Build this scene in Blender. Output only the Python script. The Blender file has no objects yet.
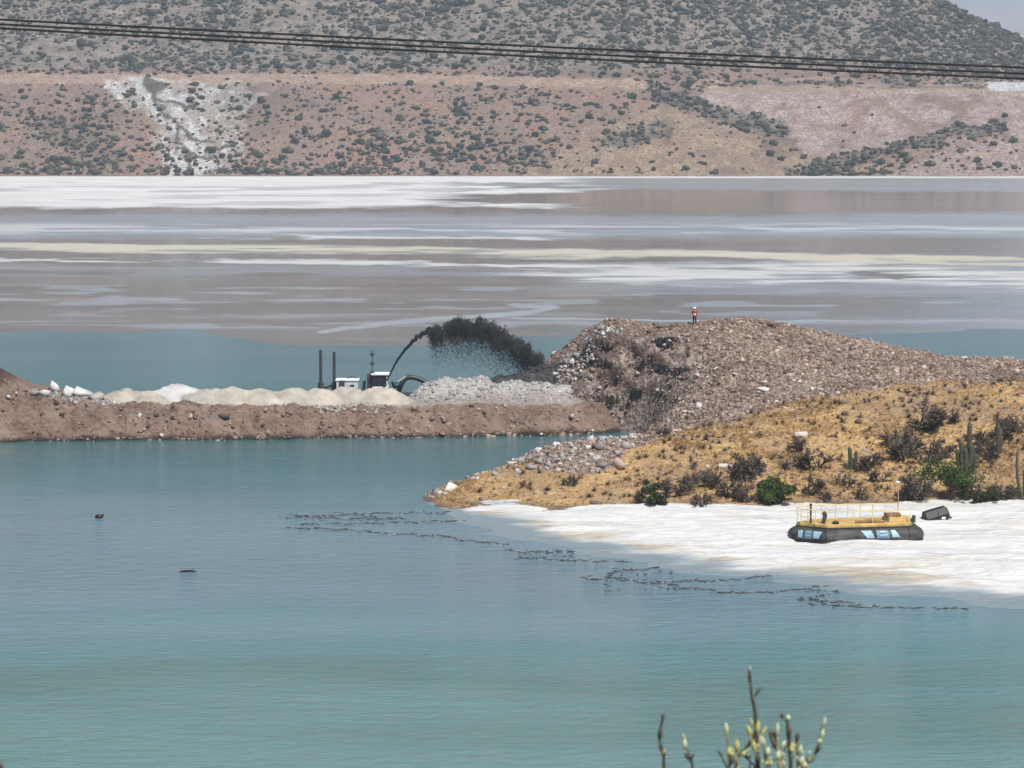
import bpy, math, random
import numpy as np
from mathutils import Vector, Matrix
random.seed(7); rng = np.random.default_rng(11)
R = math.radians
scene = bpy.context.scene
COL = scene.collection

# ------------------------------------------------------------------ camera model
F, CX, CY, HOR, H = 3000.0, 512.0, 384.0, 110.0, 33.0
PITCH = math.atan((CY - HOR) / F)
SP, CP = math.sin(PITCH), math.cos(PITCH)
def P(px, row, Y):
    """surveyed point: bearing px, depression row, distance Y -> x, y, z"""
    a = (np.asarray(px, float) - CX) / F; b = (CY - np.asarray(row, float)) / F
    t = np.asarray(Y, float) / (CP + b * SP)
    return a * t, np.asarray(Y, float) + 0 * t, H + t * (-SP + b * CP)
def G(px, row, z=0.0):
    b = (CY - row) / F
    Y = (z - H) / (-SP + b * CP) * (CP + b * SP)
    x, y, _ = P(px, row, Y); return float(x), float(Y)
def proj(X, Y, Z):
    d = Y * CP - (Z - H) * SP
    return CX + F * X / d, CY - F * ((Z - H) * CP + Y * SP) / d

cam = bpy.data.cameras.new('camera'); cam.lens = 36.0 * F / 1024; cam.sensor_width = 36
cam.clip_start = 0.5; cam.clip_end = 30000
cam.dof.use_dof = True; cam.dof.focus_distance = 290; cam.dof.aperture_fstop = 11
co = bpy.data.objects.new('camera', cam); COL.objects.link(co)
co.location = (0, 0, H); co.rotation_euler = (math.pi / 2 - PITCH, 0, 0)
scene.camera = co

# ------------------------------------------------------------------ numpy noise
def _h(ix, iy, seed):
    n = (ix.astype(np.int64) * 374761393 + iy.astype(np.int64) * 668265263 + seed * 974634777) & 0xffffffff
    n = ((n ^ (n >> 13)) * 1274126177) & 0xffffffff
    return ((n ^ (n >> 16)) & 0xffffff) / float(0xffffff)
def vn(x, y, seed=0):
    x = np.asarray(x, float); y = np.asarray(y, float)
    ix = np.floor(x); iy = np.floor(y); fx = x - ix; fy = y - iy
    fx = fx * fx * (3 - 2 * fx); fy = fy * fy * (3 - 2 * fy)
    a = _h(ix, iy, seed); b = _h(ix + 1, iy, seed); c = _h(ix, iy + 1, seed); d = _h(ix + 1, iy + 1, seed)
    return (a * (1 - fx) + b * fx) * (1 - fy) + (c * (1 - fx) + d * fx) * fy
def fbm(x, y, seed=0, o=4):
    s = 0; a = 0.5; t = 0
    for k in range(o):
        s = s + a * vn(x, y, seed + k * 17); t += a; a *= 0.5; x = x * 2.03 + 5.1; y = y * 2.03 + 2.7
    return s / t            # 0..1
def sst(a, b, x):
    t = np.clip((x - a) / (b - a), 0, 1); return t * t * (3 - 2 * t)
def tps(pts):
    A = np.array(pts, float); xy = A[:, :2]; n = len(A)
    def phi(d2): return 0.5 * d2 * np.log(d2 + 1e-9)
    d2 = ((xy[:, None] - xy[None]) ** 2).sum(-1)
    K = np.zeros((n + 3, n + 3)); K[:n, :n] = phi(d2) + 2.0 * np.eye(n)
    K[:n, n] = 1; K[:n, n + 1:] = xy; K[n, :n] = 1; K[n + 1:, :n] = xy.T
    w = np.linalg.solve(K, np.concatenate([A[:, 2], np.zeros(3)]))
    def f(X, Y):
        sh = np.shape(X); x = np.ravel(X); y = np.ravel(Y); o = w[n] + w[n + 1] * x + w[n + 2] * y
        for i in range(n):
            o = o + w[i] * phi((x - xy[i, 0]) ** 2 + (y - xy[i, 1]) ** 2)
        return o.reshape(sh)
    return f
def inpoly(x, y, poly):
    c = np.zeros(np.shape(x), bool); n = len(poly)
    for i in range(n):
        x0, y0 = poly[i]; x1, y1 = poly[(i + 1) % n]
        if y0 == y1: continue
        c ^= ((y0 > y) != (y1 > y)) & (x < (x1 - x0) * (y - y0) / (y1 - y0) + x0)
    return c
def dline(x, y, pts, ky=1.0):
    d = np.full(np.shape(x), 1e9)
    for (x0, y0), (x1, y1) in zip(pts[:-1], pts[1:]):
        dx, dy = x1 - x0, (y1 - y0) * ky; L = dx * dx + dy * dy + 1e-9
        t = np.clip(((x - x0) * dx + (y - y0) * ky * dy) / L, 0, 1)
        d = np.minimum(d, np.hypot(x - x0 - t * dx, (y - y0) * ky - t * dy))
    return d

# ------------------------------------------------------------------ object helpers
def link(o, parent=None):
    COL.objects.link(o)
    if parent is not None: o.parent = parent
    return o
def mesh_np(name, V, Fc, mat=None, parent=None, smooth=False, attrs=None):
    V = np.asarray(V, np.float32); Fc = np.asarray(Fc, np.int32)
    me = bpy.data.meshes.new(name); k = Fc.shape[1]
    me.vertices.add(len(V)); me.vertices.foreach_set('co', V.ravel())
    me.loops.add(Fc.size); me.loops.foreach_set('vertex_index', Fc.ravel())
    me.polygons.add(len(Fc)); me.polygons.foreach_set('loop_start', np.arange(len(Fc), dtype=np.int32) * k)
    me.polygons.foreach_set('loop_total', np.full(len(Fc), k, np.int32))
    if smooth: me.polygons.foreach_set('use_smooth', np.ones(len(Fc), bool))
    me.update(calc_edges=True); me.validate()
    for an, A in (attrs or {}).items():
        at = me.color_attributes.new(an, 'FLOAT_COLOR', 'POINT')
        at.data.foreach_set('color', np.asarray(A, np.float32).ravel())
    if mat: me.materials.append(mat)
    return link(bpy.data.objects.new(name, me), parent)
def grid_faces(ny, nx, keep=None):
    i = np.arange(ny * nx).reshape(ny, nx)
    Fc = np.stack([i[:-1, :-1], i[:-1, 1:], i[1:, 1:], i[1:, :-1]], -1).reshape(-1, 4)
    if keep is not None:
        kf = (keep[:-1, :-1] | keep[:-1, 1:] | keep[1:, 1:] | keep[1:, :-1]).ravel(); Fc = Fc[kf]
    return Fc
def compact(V, Fc, attrs=None):
    u, inv = np.unique(Fc, return_inverse=True)
    return V[u], inv.reshape(Fc.shape), {k: a[u] for k, a in (attrs or {}).items()}
class MB:
    def __init__(s): s.v = []; s.f = []
    def add(s, v, f):
        o = len(s.v); s.v += [tuple(p) for p in v]; s.f += [tuple(i + o for i in q) for q in f]; return s
    def box(s, c, d, rz=0, rx=0, ry=0):
        M = Matrix.Translation(c) @ Matrix.Rotation(rz, 4, 'Z') @ Matrix.Rotation(ry, 4, 'Y') @ Matrix.Rotation(rx, 4, 'X')
        x, y, z = d[0] / 2, d[1] / 2, d[2] / 2
        v = [M @ Vector(p) for p in ((-x,-y,-z),(x,-y,-z),(x,y,-z),(-x,y,-z),(-x,-y,z),(x,-y,z),(x,y,z),(-x,y,z))]
        return s.add(v, [(3,2,1,0),(4,5,6,7),(0,1,5,4),(1,2,6,5),(2,3,7,6),(3,0,4,7)])
    def tube(s, pts, rad, n=6):
        pts = [Vector(p) for p in pts]
        if not hasattr(rad, '__len__'): rad = [rad] * len(pts)
        vs = []
        for i, p in enumerate(pts):
            d = (pts[min(i + 1, len(pts) - 1)] - pts[max(i - 1, 0)])
            d = d.normalized() if d.length > 1e-9 else Vector((0, 0, 1))
            a = d.cross(Vector((0, 1, 0)) if abs(d.y) < 0.9 else Vector((1, 0, 0))).normalized(); b = d.cross(a)
            for k in range(n):
                t = 2 * math.pi * k / n; vs.append(p + rad[i] * (a * math.cos(t) + b * math.sin(t)))
        fs = [(i*n+k, i*n+(k+1) % n, (i+1)*n+(k+1) % n, (i+1)*n+k) for i in range(len(pts)-1) for k in range(n)]
        fs += [tuple(range(n))[::-1], tuple(range((len(pts)-1)*n, len(pts)*n))]
        return s.add(vs, fs)
    def ell(s, c, r, rot=None, nu=8, nv=6):
        vs = [(0, 0, -1)]
        for j in range(1, nv):
            t = math.pi * j / nv - math.pi / 2
            for i in range(nu):
                p = 2 * math.pi * i / nu; vs.append((math.cos(t)*math.cos(p), math.cos(t)*math.sin(p), math.sin(t)))
        vs.append((0, 0, 1)); fs = []
        for i in range(nu):
            fs.append((0, 1 + (i+1) % nu, 1 + i)); fs.append((len(vs)-1, 1+(nv-2)*nu+i, 1+(nv-2)*nu+(i+1) % nu))
            for j in range(nv-2):
                a = 1+j*nu+i; b = 1+j*nu+(i+1) % nu; fs.append((a, b, b+nu, a+nu))
        c = Vector(c); q = rot or Matrix.Identity(3)
        return s.add([c + q @ Vector((x*r[0], y*r[1], z*r[2])) for x, y, z in vs], fs)
    def loft(s, rings):
        n = len(rings[0]); vs = [p for r in rings for p in r]
        fs = [(j*n+i, j*n+(i+1) % n, (j+1)*n+(i+1) % n, (j+1)*n+i) for j in range(len(rings)-1) for i in range(n)]
        fs += [tuple(range(n))[::-1], tuple(range((len(rings)-1)*n, len(rings)*n))]
        return s.add(vs, fs)
    def build(s, name, mat, parent=None, smooth=False, loc=None):
        me = bpy.data.meshes.new(name); me.from_pydata(s.v, [], s.f); me.update()
        if mat: me.materials.append(mat)
        if smooth: me.polygons.foreach_set('use_smooth', [True] * len(me.polygons))
        o = link(bpy.data.objects.new(name, me), parent)
        if loc is not None: o.location = loc
        return o
def tag(o, label, cat, group=None):
    o['label'] = label; o['category'] = cat
    if group: o['group'] = group
    return o
def kind(o, k): o['kind'] = k; return o
def empty(name, loc, rz=0, s=1):
    o = bpy.data.objects.new(name, None); o.empty_display_size = 0.2; link(o)
    o.location = loc; o.rotation_euler = (0, 0, rz); o.scale = (s, s, s); return o
def copy_tree(o, parent=None):
    c = o.copy(); COL.objects.link(c); c.parent = parent
    for ch in list(o.children): copy_tree(ch, c)
    return c
def ico(sub=1):
    import bmesh
    bm = bmesh.new(); bmesh.ops.create_icosphere(bm, subdivisions=sub, radius=1)
    V = np.array([v.co[:] for v in bm.verts]); Fc = np.array([[v.index for v in f.verts] for f in bm.faces]); bm.free()
    return V, Fc
ICO1, ICO2, ICO3 = ico(1), ico(2), ico(3)
def rockify(base, seed, amp=.35, flat=.75, n=None):
    """angular stone: convex hull of random points"""
    import bmesh
    r = np.random.default_rng(seed); n = n or (13 if len(base[0]) < 20 else 26)
    pts = r.normal(size=(n, 3)); pts /= np.linalg.norm(pts, axis=1)[:, None]; pts *= r.uniform(1 - amp, 1.15, n)[:, None]
    pts *= np.array([r.uniform(.9, 1.35), r.uniform(.75, 1.05), flat * r.uniform(.85, 1.25)])
    bm = bmesh.new()
    for p_ in pts: bm.verts.new(p_)
    res = bmesh.ops.convex_hull(bm, input=bm.verts); dead = [v for v in bm.verts if not v.link_faces]
    for v in dead: bm.verts.remove(v)
    bmesh.ops.triangulate(bm, faces=bm.faces); bm.verts.index_update()
    V = np.array([v.co[:] for v in bm.verts]); Fc = np.array([[v.index for v in f.verts] for f in bm.faces]); bm.free(); return V, Fc
def scatter(name, templ, loc, sc, mat, parent=None, smooth=False, tilt=.3, flatz=None):
    """one merged mesh of many small pieces"""
    n = len(loc); idx = rng.integers(0, len(templ), n); VV = []; FF = []; off = 0
    a = rng.uniform(0, 6.283, n); tx = rng.normal(0, tilt, n)
    for k, (V, Fc) in enumerate(templ):
        m = np.where(idx == k)[0]
        if not len(m): continue
        s = sc[m]; s = s[:, None] * np.ones(3) if s.ndim == 1 else s
        v = V[None] * s[:, None]
        ct, st = np.cos(tx[m])[:, None], np.sin(tx[m])[:, None]
        y = v[..., 1] * ct - v[..., 2] * st; z = v[..., 1] * st + v[..., 2] * ct
        c, q = np.cos(a[m])[:, None], np.sin(a[m])[:, None]
        v = np.stack([v[..., 0] * c - y * q, v[..., 0] * q + y * c, z], -1) + loc[m][:, None]
        FF.append((Fc[None] + (np.arange(len(m)) * len(V))[:, None, None]).reshape(-1, Fc.shape[1]) + off)
        VV.append(v.reshape(-1, 3)); off += len(m) * len(V)
    return mesh_np(name, np.concatenate(VV), np.concatenate(FF), mat, parent, smooth)

# ------------------------------------------------------------------ materials
class Mat:
    def __init__(s, name):
        s.m = bpy.data.materials.new(name); s.m.use_nodes = True; s.nt = s.m.node_tree
        s.b = s.nt.nodes['Principled BSDF']; s.out = s.nt.nodes['Material Output']
    def set(s, sock, v):
        if isinstance(v, bpy.types.NodeSocket): s.nt.links.new(v, sock)
        else:
            if hasattr(sock.default_value, '__len__') and len(sock.default_value) == 4 and hasattr(v, '__len__') and len(v) == 3: v = (*v, 1)
            sock.default_value = v
    def n(s, t, ins=None, **props):
        nd = s.nt.nodes.new(t)
        for k, v in props.items(): setattr(nd, k, v)
        for k, v in (ins or {}).items(): s.set(nd.inputs[k], v)
        return nd
    def pos(s): return s.n('ShaderNodeNewGeometry').outputs['Position']
    def obj(s): return s.n('ShaderNodeTexCoord').outputs['Object']
    def map(s, v, sc=(1, 1, 1), lo=(0, 0, 0)): return s.n('ShaderNodeMapping', {'Vector': v, 'Scale': sc, 'Location': lo}).outputs[0]
    def noise(s, v, scale, detail=4, rough=.55, dist=0.0):
        return s.n('ShaderNodeTexNoise', {'Vector': v, 'Scale': scale, 'Detail': detail, 'Roughness': rough, 'Distortion': dist}).outputs['Fac']
    def vor(s, v, scale, out='Distance'): return s.n('ShaderNodeTexVoronoi', {'Vector': v, 'Scale': scale}).outputs[out]
    def ramp(s, fac, stops):
        r = s.n('ShaderNodeValToRGB', {'Fac': fac}); e = r.color_ramp.elements
        while len(e) < len(stops): e.new(.5)
        for i, (p, c) in enumerate(stops):
            e[i].position = p; e[i].color = (*c, 1) if hasattr(c, '__len__') else (c, c, c, 1)
        return r.outputs['Color']
    def mix(s, f, a, b, mode='MIX'):
        nd = s.n('ShaderNodeMix', data_type='RGBA', blend_type=mode); s.set(nd.inputs[0], f); s.set(nd.inputs[6], a); s.set(nd.inputs[7], b); return nd.outputs[2]
    def math(s, op, a, b=0.0):
        nd = s.n('ShaderNodeMath', operation=op); s.set(nd.inputs[0], a); s.set(nd.inputs[1], b); return nd.outputs[0]
    def attr(s, name):
        a = s.n('ShaderNodeAttribute', attribute_name=name); sp = s.n('ShaderNodeSeparateColor', {'Color': a.outputs['Color']}); return sp.outputs
    def rand(s): return s.n('ShaderNodeNewGeometry').outputs['Random Per Island']
    def bump(s, h, strength=.5, dist=1.0): return s.n('ShaderNodeBump', {'Height': h, 'Strength': strength, 'Distance': dist}).outputs[0]
    def done(s, **ins):
        names = {'base': 'Base Color', 'rough': 'Roughness', 'normal': 'Normal', 'spec': 'Specular IOR Level', 'metal': 'Metallic', 'ior': 'IOR'}
        for k, v in ins.items(): s.set(s.b.inputs[names[k]], v)
        return s.m
def plain(name, c, rough=.7, var=.25, scale=3.0, metal=0.0):
    m = Mat(name); p = m.obj(); n = m.noise(p, scale, 5, .6)
    col = m.ramp(n, [(.25, tuple(x * (1 - var) for x in c)), (.75, tuple(min(1, x * (1 + var)) for x in c))])
    return m.done(base=col, rough=rough, metal=metal, normal=m.bump(m.noise(p, scale * 4, 4), .15, .05))
def islands(name, stops, rough=.9):
    m = Mat(name); r = m.rand(); col = m.ramp(r, stops)
    n = m.noise(m.pos(), 3.0, 4); big = m.noise(m.map(m.pos(), (.16, .16, .30)), 1.0, 4, .6)
    col = m.mix(m.ramp(big, [(.36, .55), (.54, 0.)]), col, tuple(x * .8 for x in stops[0][1])); col = m.mix(m.ramp(big, [(.56, 0.), (.72, .35)]), col, stops[-2][1])
    return m.done(base=m.mix(m.ramp(n, [(.35, 0.), (.7, .4)]), col, tuple(x * .65 for x in stops[0][1])), rough=rough, spec=.2)

# water -------------------------------------------------------------
m = Mat('turbid_lake_water'); p = m.pos()
big = m.noise(m.map(p, (.010, .020, 1)), 1.0, 3, .5, .4)
col = m.ramp(big, [(.30, (.052, .145, .166)), (.50, (.078, .182, .205)), (.68, (.105, .212, .230))])
sy = m.n('ShaderNodeSeparateXYZ', {'Vector': p}).outputs[1]
wob = m.math('MULTIPLY', m.math('SUBTRACT', m.noise(m.map(p, (.02, .05, 1)), 1.0, 4), .5), 60.0); syw = m.math('ADD', sy, wob)
def rampY(y0, y1): return m.n('ShaderNodeMapRange', {'Value': syw, 'From Min': y0, 'From Max': y1}).outputs[0]
col = m.mix(m.math('MULTIPLY', rampY(186, 150), .6), col, (.120, .215, .192))           # greener shallows by the near shore
col = m.mix(m.math('MULTIPLY', m.math('MULTIPLY', rampY(185, 205), rampY(262, 235)), .6), col, (.150, .205, .265))   # milky water off the white flat
col = m.mix(m.math('MULTIPLY', m.math('MULTIPLY', rampY(176, 168), rampY(156, 166)), .42), col, (.070, .130, .100))
col = m.mix(m.math('MULTIPLY', rampY(250, 285), .7), col, (.026, .118, .135))
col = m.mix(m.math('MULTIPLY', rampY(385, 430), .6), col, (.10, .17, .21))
w1 = m.noise(m.map(p, (.42, .95, 1)), 1.0, 4, .62, .5); w2 = m.noise(m.map(p, (.11, .28, 1)), 1.0, 3, .55)
w3 = m.noise(m.map(p, (2.2, 4.2, 1)), 1.0, 3, .6)
hgt = m.math('ADD', m.math('ADD', m.math('MULTIPLY', w1, .50), m.math('MULTIPLY', w2, .16)), m.math('MULTIPLY', w3, .08))
calm = m.ramp(m.noise(m.map(p, (.006, .022, 1)), 1.0, 3, .6), [(.35, .35), (.65, 1.0)])
M_WATER = m.done(base=col, rough=.12, ior=1.33, normal=m.bump(hgt, m.math('MULTIPLY', m.math('MULTIPLY', calm, .95), m.math('SUBTRACT', 1.0, m.math('MULTIPLY', m.math('MULTIPLY', rampY(272, 290), rampY(322, 305)), .80))), 1.0))

# far tailings flat ---------------------------------------------------
m = Mat('tailings_mud'); p = m.pos(); a = m.attr('zone'); b = m.attr('zone2')
st = m.noise(m.map(p, (.010, .06, 1)), 1.0, 5, .65, .3)
mud = m.ramp(st, [(.3, (.105, .099, .102)), (.5, (.160, .150, .152)), (.7, (.23, .218, .218))])
col = m.mix(a[2], mud, m.ramp(st, [(.3, (.235, .255, .275)), (.7, (.34, .36, .375))]))  # wet grey tailings with sky reflection painted into the blue-grey bands
crust = m.ramp(m.noise(m.map(p, (.02, .10, 1)), 1.0, 5, .65), [(.3, (.46, .46, .455)), (.6, (.62, .615, .605))])
col = m.mix(a[0], col, crust)
col = m.mix(a[1], col, (.50, .47, .385))
dry = m.math('MAXIMUM', a[0], a[1])
rough = m.math('ADD', m.math('MULTIPLY', dry, .7), m.math('ADD', m.math('MULTIPLY', a[2], .16), .11))
rp = m.noise(m.map(p, (.25, .8, 1)), 1.0, 3)
fs_ = m.noise(m.map(p, (.05, .16, 1)), 1.0, 6, .7, .6); col = m.mix(m.ramp(fs_, [(.45, 0.), (.68, .28)]), col, (.09, .085, .085)); col = m.mix(m.ramp(fs_, [(.28, .35), (.40, 0.)]), col, (.36, .36, .36))
spec = m.math('SUBTRACT', .5, m.math('MULTIPLY', dry, .45))
M_FLAT = m.done(base=col, rough=rough, spec=spec, normal=m.bump(rp, m.math('ADD', .05, m.math('MULTIPLY', a[2], .2)), .5))

# near white crust ----------------------------------------------------
m = Mat('white_tailings_crust'); p = m.pos(); a = m.attr('zone')
n1 = m.noise(m.map(p, (.10, .45, 1)), 1.0, 5, .6, .5)
col = m.ramp(n1, [(.28, (.38, .385, .39)), (.38, (.53, .53, .53)), (.52, (.58, .58, .575)), (.75, (.635, .635, .63))])
stain = m.ramp(m.noise(m.map(p, (.3, 1.2, 1)), 1.0, 4, .6), [(.4, (.36, .31, .23)), (.7, (.52, .48, .40))])
cr = m.noise(m.map(p, (.06, .30, 1)), 1.0, 5, .65, .4); col = m.mix(m.ramp(cr, [(.52, 0.), (.68, .75)]), col, (.47, .44, .375))
col = m.mix(a[0], col, stain)
col = m.mix(a[1], col, (.20, .25, .275))
hh = m.noise(m.map(p, (.7, 2.2, 1)), 1.0, 5, .6)
M_CRUST = m.done(base=col, rough=m.math('SUBTRACT', .85, m.math('MULTIPLY', a[1], .6)), spec=.25, normal=m.bump(hh, .8, .5))

# far hill ------------------------------------------------------------
m = Mat('arid_hillside'); p = m.pos(); a = m.attr('zone'); b = m.attr('zone2')
n1 = m.noise(p, .018, 6, .62); n2 = m.noise(p, .12, 6, .65); n3 = m.noise(p, .7, 3, .6)
col = m.ramp(n1, [(.35, (.180, .125, .098)), (.5, (.262, .180, .143)), (.65, (.30, .170, .128))])
col = m.mix(b[2], col, m.ramp(n2, [(.30, (.125, .10, .09)), (.5, (.215, .178, .156)), (.66, (.33, .28, .24))]))
col = m.mix(a[1], col, m.ramp(n2, [(.35, (.24, .17, .12)), (.65, (.39, .285, .20))]))
col = m.mix(a[2], col, m.ramp(n2, [(.3, (.24, .17, .165)), (.5, (.36, .275, .26)), (.66, (.45, .36, .31))]))
col = m.mix(b[0], col, m.ramp(n2, [(.35, (.32, .215, .165)), (.65, (.44, .32, .255))]))
col = m.mix(a[0], col, m.ramp(n2, [(.3, (.38, .39, .40)), (.55, (.60, .61, .62))]))
col = m.mix(b[1], col, m.ramp(n2, [(.35, (.035, .040, .036)), (.65, (.095, .100, .085))]))
col = m.mix(m.ramp(n3, [(.40, 0.), (.58, .62)]), col, (.09, .075, .06))
M_HILL = m.done(base=col, rough=.95, spec=.1, normal=m.bump(m.math('ADD', n2, m.math('MULTIPLY', n3, .4)), .8, 2.5))
m = Mat('distant_mountain_rock'); n1 = m.noise(m.pos(), .004, 6)
M_MOUNT = m.done(base=m.ramp(n1, [(.3, (.14, .12, .11)), (.7, (.26, .22, .20))]), rough=.95, spec=.1)

# peninsula -------------------------------------------------------------
m = Mat('rubble_and_dry_grass'); p = m.pos(); a = m.attr('zone')
v1 = m.vor(p, 2.6); n1 = m.noise(p, .35, 6, .65); n2 = m.noise(p, 2.2, 6, .7); vc = m.vor(p, 2.6, 'Color')
vr = m.n('ShaderNodeSeparateColor', {'Color': vc}).outputs[0]
rub = m.mix(.55, m.ramp(n1, [(.35, (.18, .130, .105)), (.65, (.29, .225, .19))]), m.ramp(vr, [(.1, (.11, .082, .068)), (.6, (.29, .23, .195)), (.95, (.45, .38, .34))]))
gr = m.ramp(n2, [(.30, (.18, .11, .05)), (.44, (.41, .26, .115)), (.60, (.60, .415, .20)), (.75, (.66, .50, .29))])
n0 = m.noise(p, .11, 4, .6); gr = m.mix(m.ramp(n0, [(.42, .0), (.58, .65)]), gr, m.ramp(n2, [(.35, (.17, .12, .085)), (.65, (.33, .245, .175))]))
gr = m.mix(m.ramp(n1, [(.42, .55), (.6, 0.)]), gr, (.31, .195, .105))
col = m.mix(a[0], rub, gr)
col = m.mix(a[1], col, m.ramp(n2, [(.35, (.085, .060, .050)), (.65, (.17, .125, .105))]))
col = m.mix(a[2], col, m.ramp(n2, [(.35, (.10, .07, .055)), (.65, (.18, .13, .10))]))
M_PEN = m.done(base=col, rough=.95, spec=.15, normal=m.bump(m.math('ADD', m.math('MULTIPLY', v1, .7), n2), .9, .35))

m = Mat('causeway_earth'); p = m.pos(); a = m.attr('zone')
n1 = m.noise(p, .3, 6, .65); n2 = m.noise(p, 1.8, 6, .7); v1 = m.vor(p, 1.3)
col = m.ramp(n1, [(.3, (.175, .110, .085)), (.5, (.265, .180, .143)), (.7, (.35, .255, .21))])
col = m.mix(m.ramp(n2, [(.5, 0.), (.7, .55)]), col, (.42, .335, .29))
col = m.mix(m.ramp(m.noise(p, 1.1, 4), [(.30, .75), (.45, 0.)]), col, (.10, .065, .05))
col = m.mix(a[0], col, m.ramp(n2, [(.35, (.36, .33, .30)), (.65, (.52, .49, .45))]))
col = m.mix(a[1], col, m.ramp(n2, [(.3, (.34, .32, .31)), (.5, (.47, .46, .455)), (.65, (.62, .62, .61))]))
col = m.mix(a[2], col, (.045, .036, .030))
M_CAUSE = m.done(base=col, rough=.95, spec=.15, normal=m.bump(m.math('ADD', m.math('MULTIPLY', v1, .5), m.math('MULTIPLY', n2, 1.5)), 1.0, .5))

m = Mat('dark_slurry'); p = m.pos(); n2 = m.noise(p, 1.7, 6, .7)
M_SLURRY = m.done(base=m.ramp(n2, [(.35, (.024, .024, .025)), (.6, (.055, .054, .055)), (.75, (.10, .10, .10))]), rough=.55, normal=m.bump(n2, .9, .4))
def sandmat(name, c):
    m = Mat(name); p = m.pos(); n1 = m.noise(p, .5, 6, .6); n2 = m.noise(p, 4, 5, .65)
    col = m.ramp(n1, [(.3, tuple(x * .62 for x in c)), (.5, tuple(x * .9 for x in c)), (.65, tuple(x * 1.1 for x in c))])
    return m.done(base=col, rough=.95, spec=.1, normal=m.bump(n2, .8, .3))
M_SAND, M_SANDW, M_SANDG = sandmat('pale_cream_sand', (.47, .43, .37)), sandmat('white_sand', (.53, .53, .525)), sandmat('grey_cream_sand', (.43, .405, .36))
M_RUB = islands('rubble_stone', [(0, (.095, .062, .048)), (.35, (.225, .150, .118)), (.7, (.36, .262, .212)), (.95, (.48, .385, .325)), (1, (.66, .60, .54))])
M_RUBW = islands('pale_rubble_stone', [(0, (.20, .18, .17)), (.4, (.36, .34, .33)), (.8, (.48, .47, .46)), (1, (.64, .64, .63))])
M_BLD = plain('pale_boulder_stone', (.48, .43, .39), .9, .2, 1.2)
M_BLDW = plain('white_boulder_stone', (.54, .53, .52), .9, .28, 2.0)
M_BLDP = plain('pink_boulder_stone', (.46, .34, .29), .9, .2, .9)
M_BLDD = plain('dark_boulder_stone', (.10, .075, .062), .9, .3, 1.2)
M_GRASS = islands('dry_golden_grass', [(0, (.22, .130, .055)), (.35, (.46, .29, .125)), (.8, (.64, .445, .215)), (1, (.70, .54, .32))])
M_SCRUB = islands('hill_scrub_leaves', [(0, (.030, .029, .021)), (.4, (.052, .049, .036)), (.8, (.090, .078, .056)), (1, (.17, .135, .10))])
M_DRY = islands('dry_twigs', [(0, (.055, .042, .034)), (.6, (.12, .095, .077)), (1, (.24, .195, .16))])
M_GREEN = islands('green_leaves', [(0, (.026, .048, .014)), (.5, (.065, .105, .028)), (1, (.12, .165, .05))])
M_OLIVE = islands('olive_leaves', [(0, (.035, .045, .02)), (.6, (.065, .075, .034)), (1, (.12, .12, .06))])
M_BARK = plain('bark', (.085, .065, .05), .9)
M_CACT = plain('cactus_skin', (.060, .062, .042), .8, .35, 2.0)
M_DEB = islands('floating_debris_dark', [(0, (.035, .035, .036)), (.5, (.085, .082, .080)), (.85, (.18, .175, .17)), (1, (.55, .55, .55))], .7)
M_BLACK = plain('black_rubber', (.014, .014, .015), .6, .2, 2.0)
m = Mat('salt_stained_skirt'); p = m.obj(); n1 = m.noise(m.map(p, (.8, .8, 3.0)), 1.0, 6, .7)
zz_ = m.n('ShaderNodeSeparateXYZ', {'Vector': p}).outputs[2]; low = m.n('ShaderNodeMapRange', {'Value': zz_, 'From Min': .45, 'From Max': .0}).outputs[0]
sk = m.mix(m.math('MULTIPLY', m.ramp(n1, [(.42, 0.), (.68, 1.)]), m.math('ADD', .18, m.math('MULTIPLY', low, .7))), (.015, .015, .016), (.36, .36, .35))
M_SKIRT = m.done(base=sk, rough=.65, normal=m.bump(m.noise(m.map(p, (1.5, 1.5, .5)), 2.0, 4), .7, .12))
M_YEL = plain('yellow_deck_paint', (.44, .295, .10), .7, .5, 1.3)
M_RAIL = plain('pale_yellow_rail', (.66, .52, .24), .5, .15)
M_BLUE = plain('blue_panel', (.10, .18, .27), .5, .15, 2.0)
M_LBLUE = plain('light_blue_panel', (.26, .38, .46), .5, .3, 2.0)
M_BROWN = plain('brown_gear', (.22, .13, .05), .7, .3)
M_STEEL = plain('dark_steel', (.035, .038, .042), .6, .3, 2.0)
M_WHITE = plain('white_paint', (.78, .79, .80), .5, .06)
M_CABW = plain('weathered_white_paint', (.50, .51, .52), .6, .3, 1.5)
M_GLASS = plain('dark_window_glass', (.02, .025, .03), .12, .1)
M_HOSE = plain('black_hose', (.03, .035, .037), .5, .2)
M_GREY = plain('grey_metal', (.36, .40, .42), .5, .15)
M_ORANGE = plain('red_jacket_cloth', (.30, .035, .025), .85, .2, 8)
M_REFL = plain('pale_pink_reflective_band', (.80, .60, .58), .5, .05)
M_TROU = plain('dark_trouser_cloth', (.022, .020, .024), .9, .2, 8)
M_SKIN = plain('skin', (.42, .26, .19), .6, .1)
M_CABLE = plain('cable_black', (.012, .012, .013), .55, .1)
M_POLE = plain('weathered_red_pole', (.42, .24, .19), .7, .15)

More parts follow.
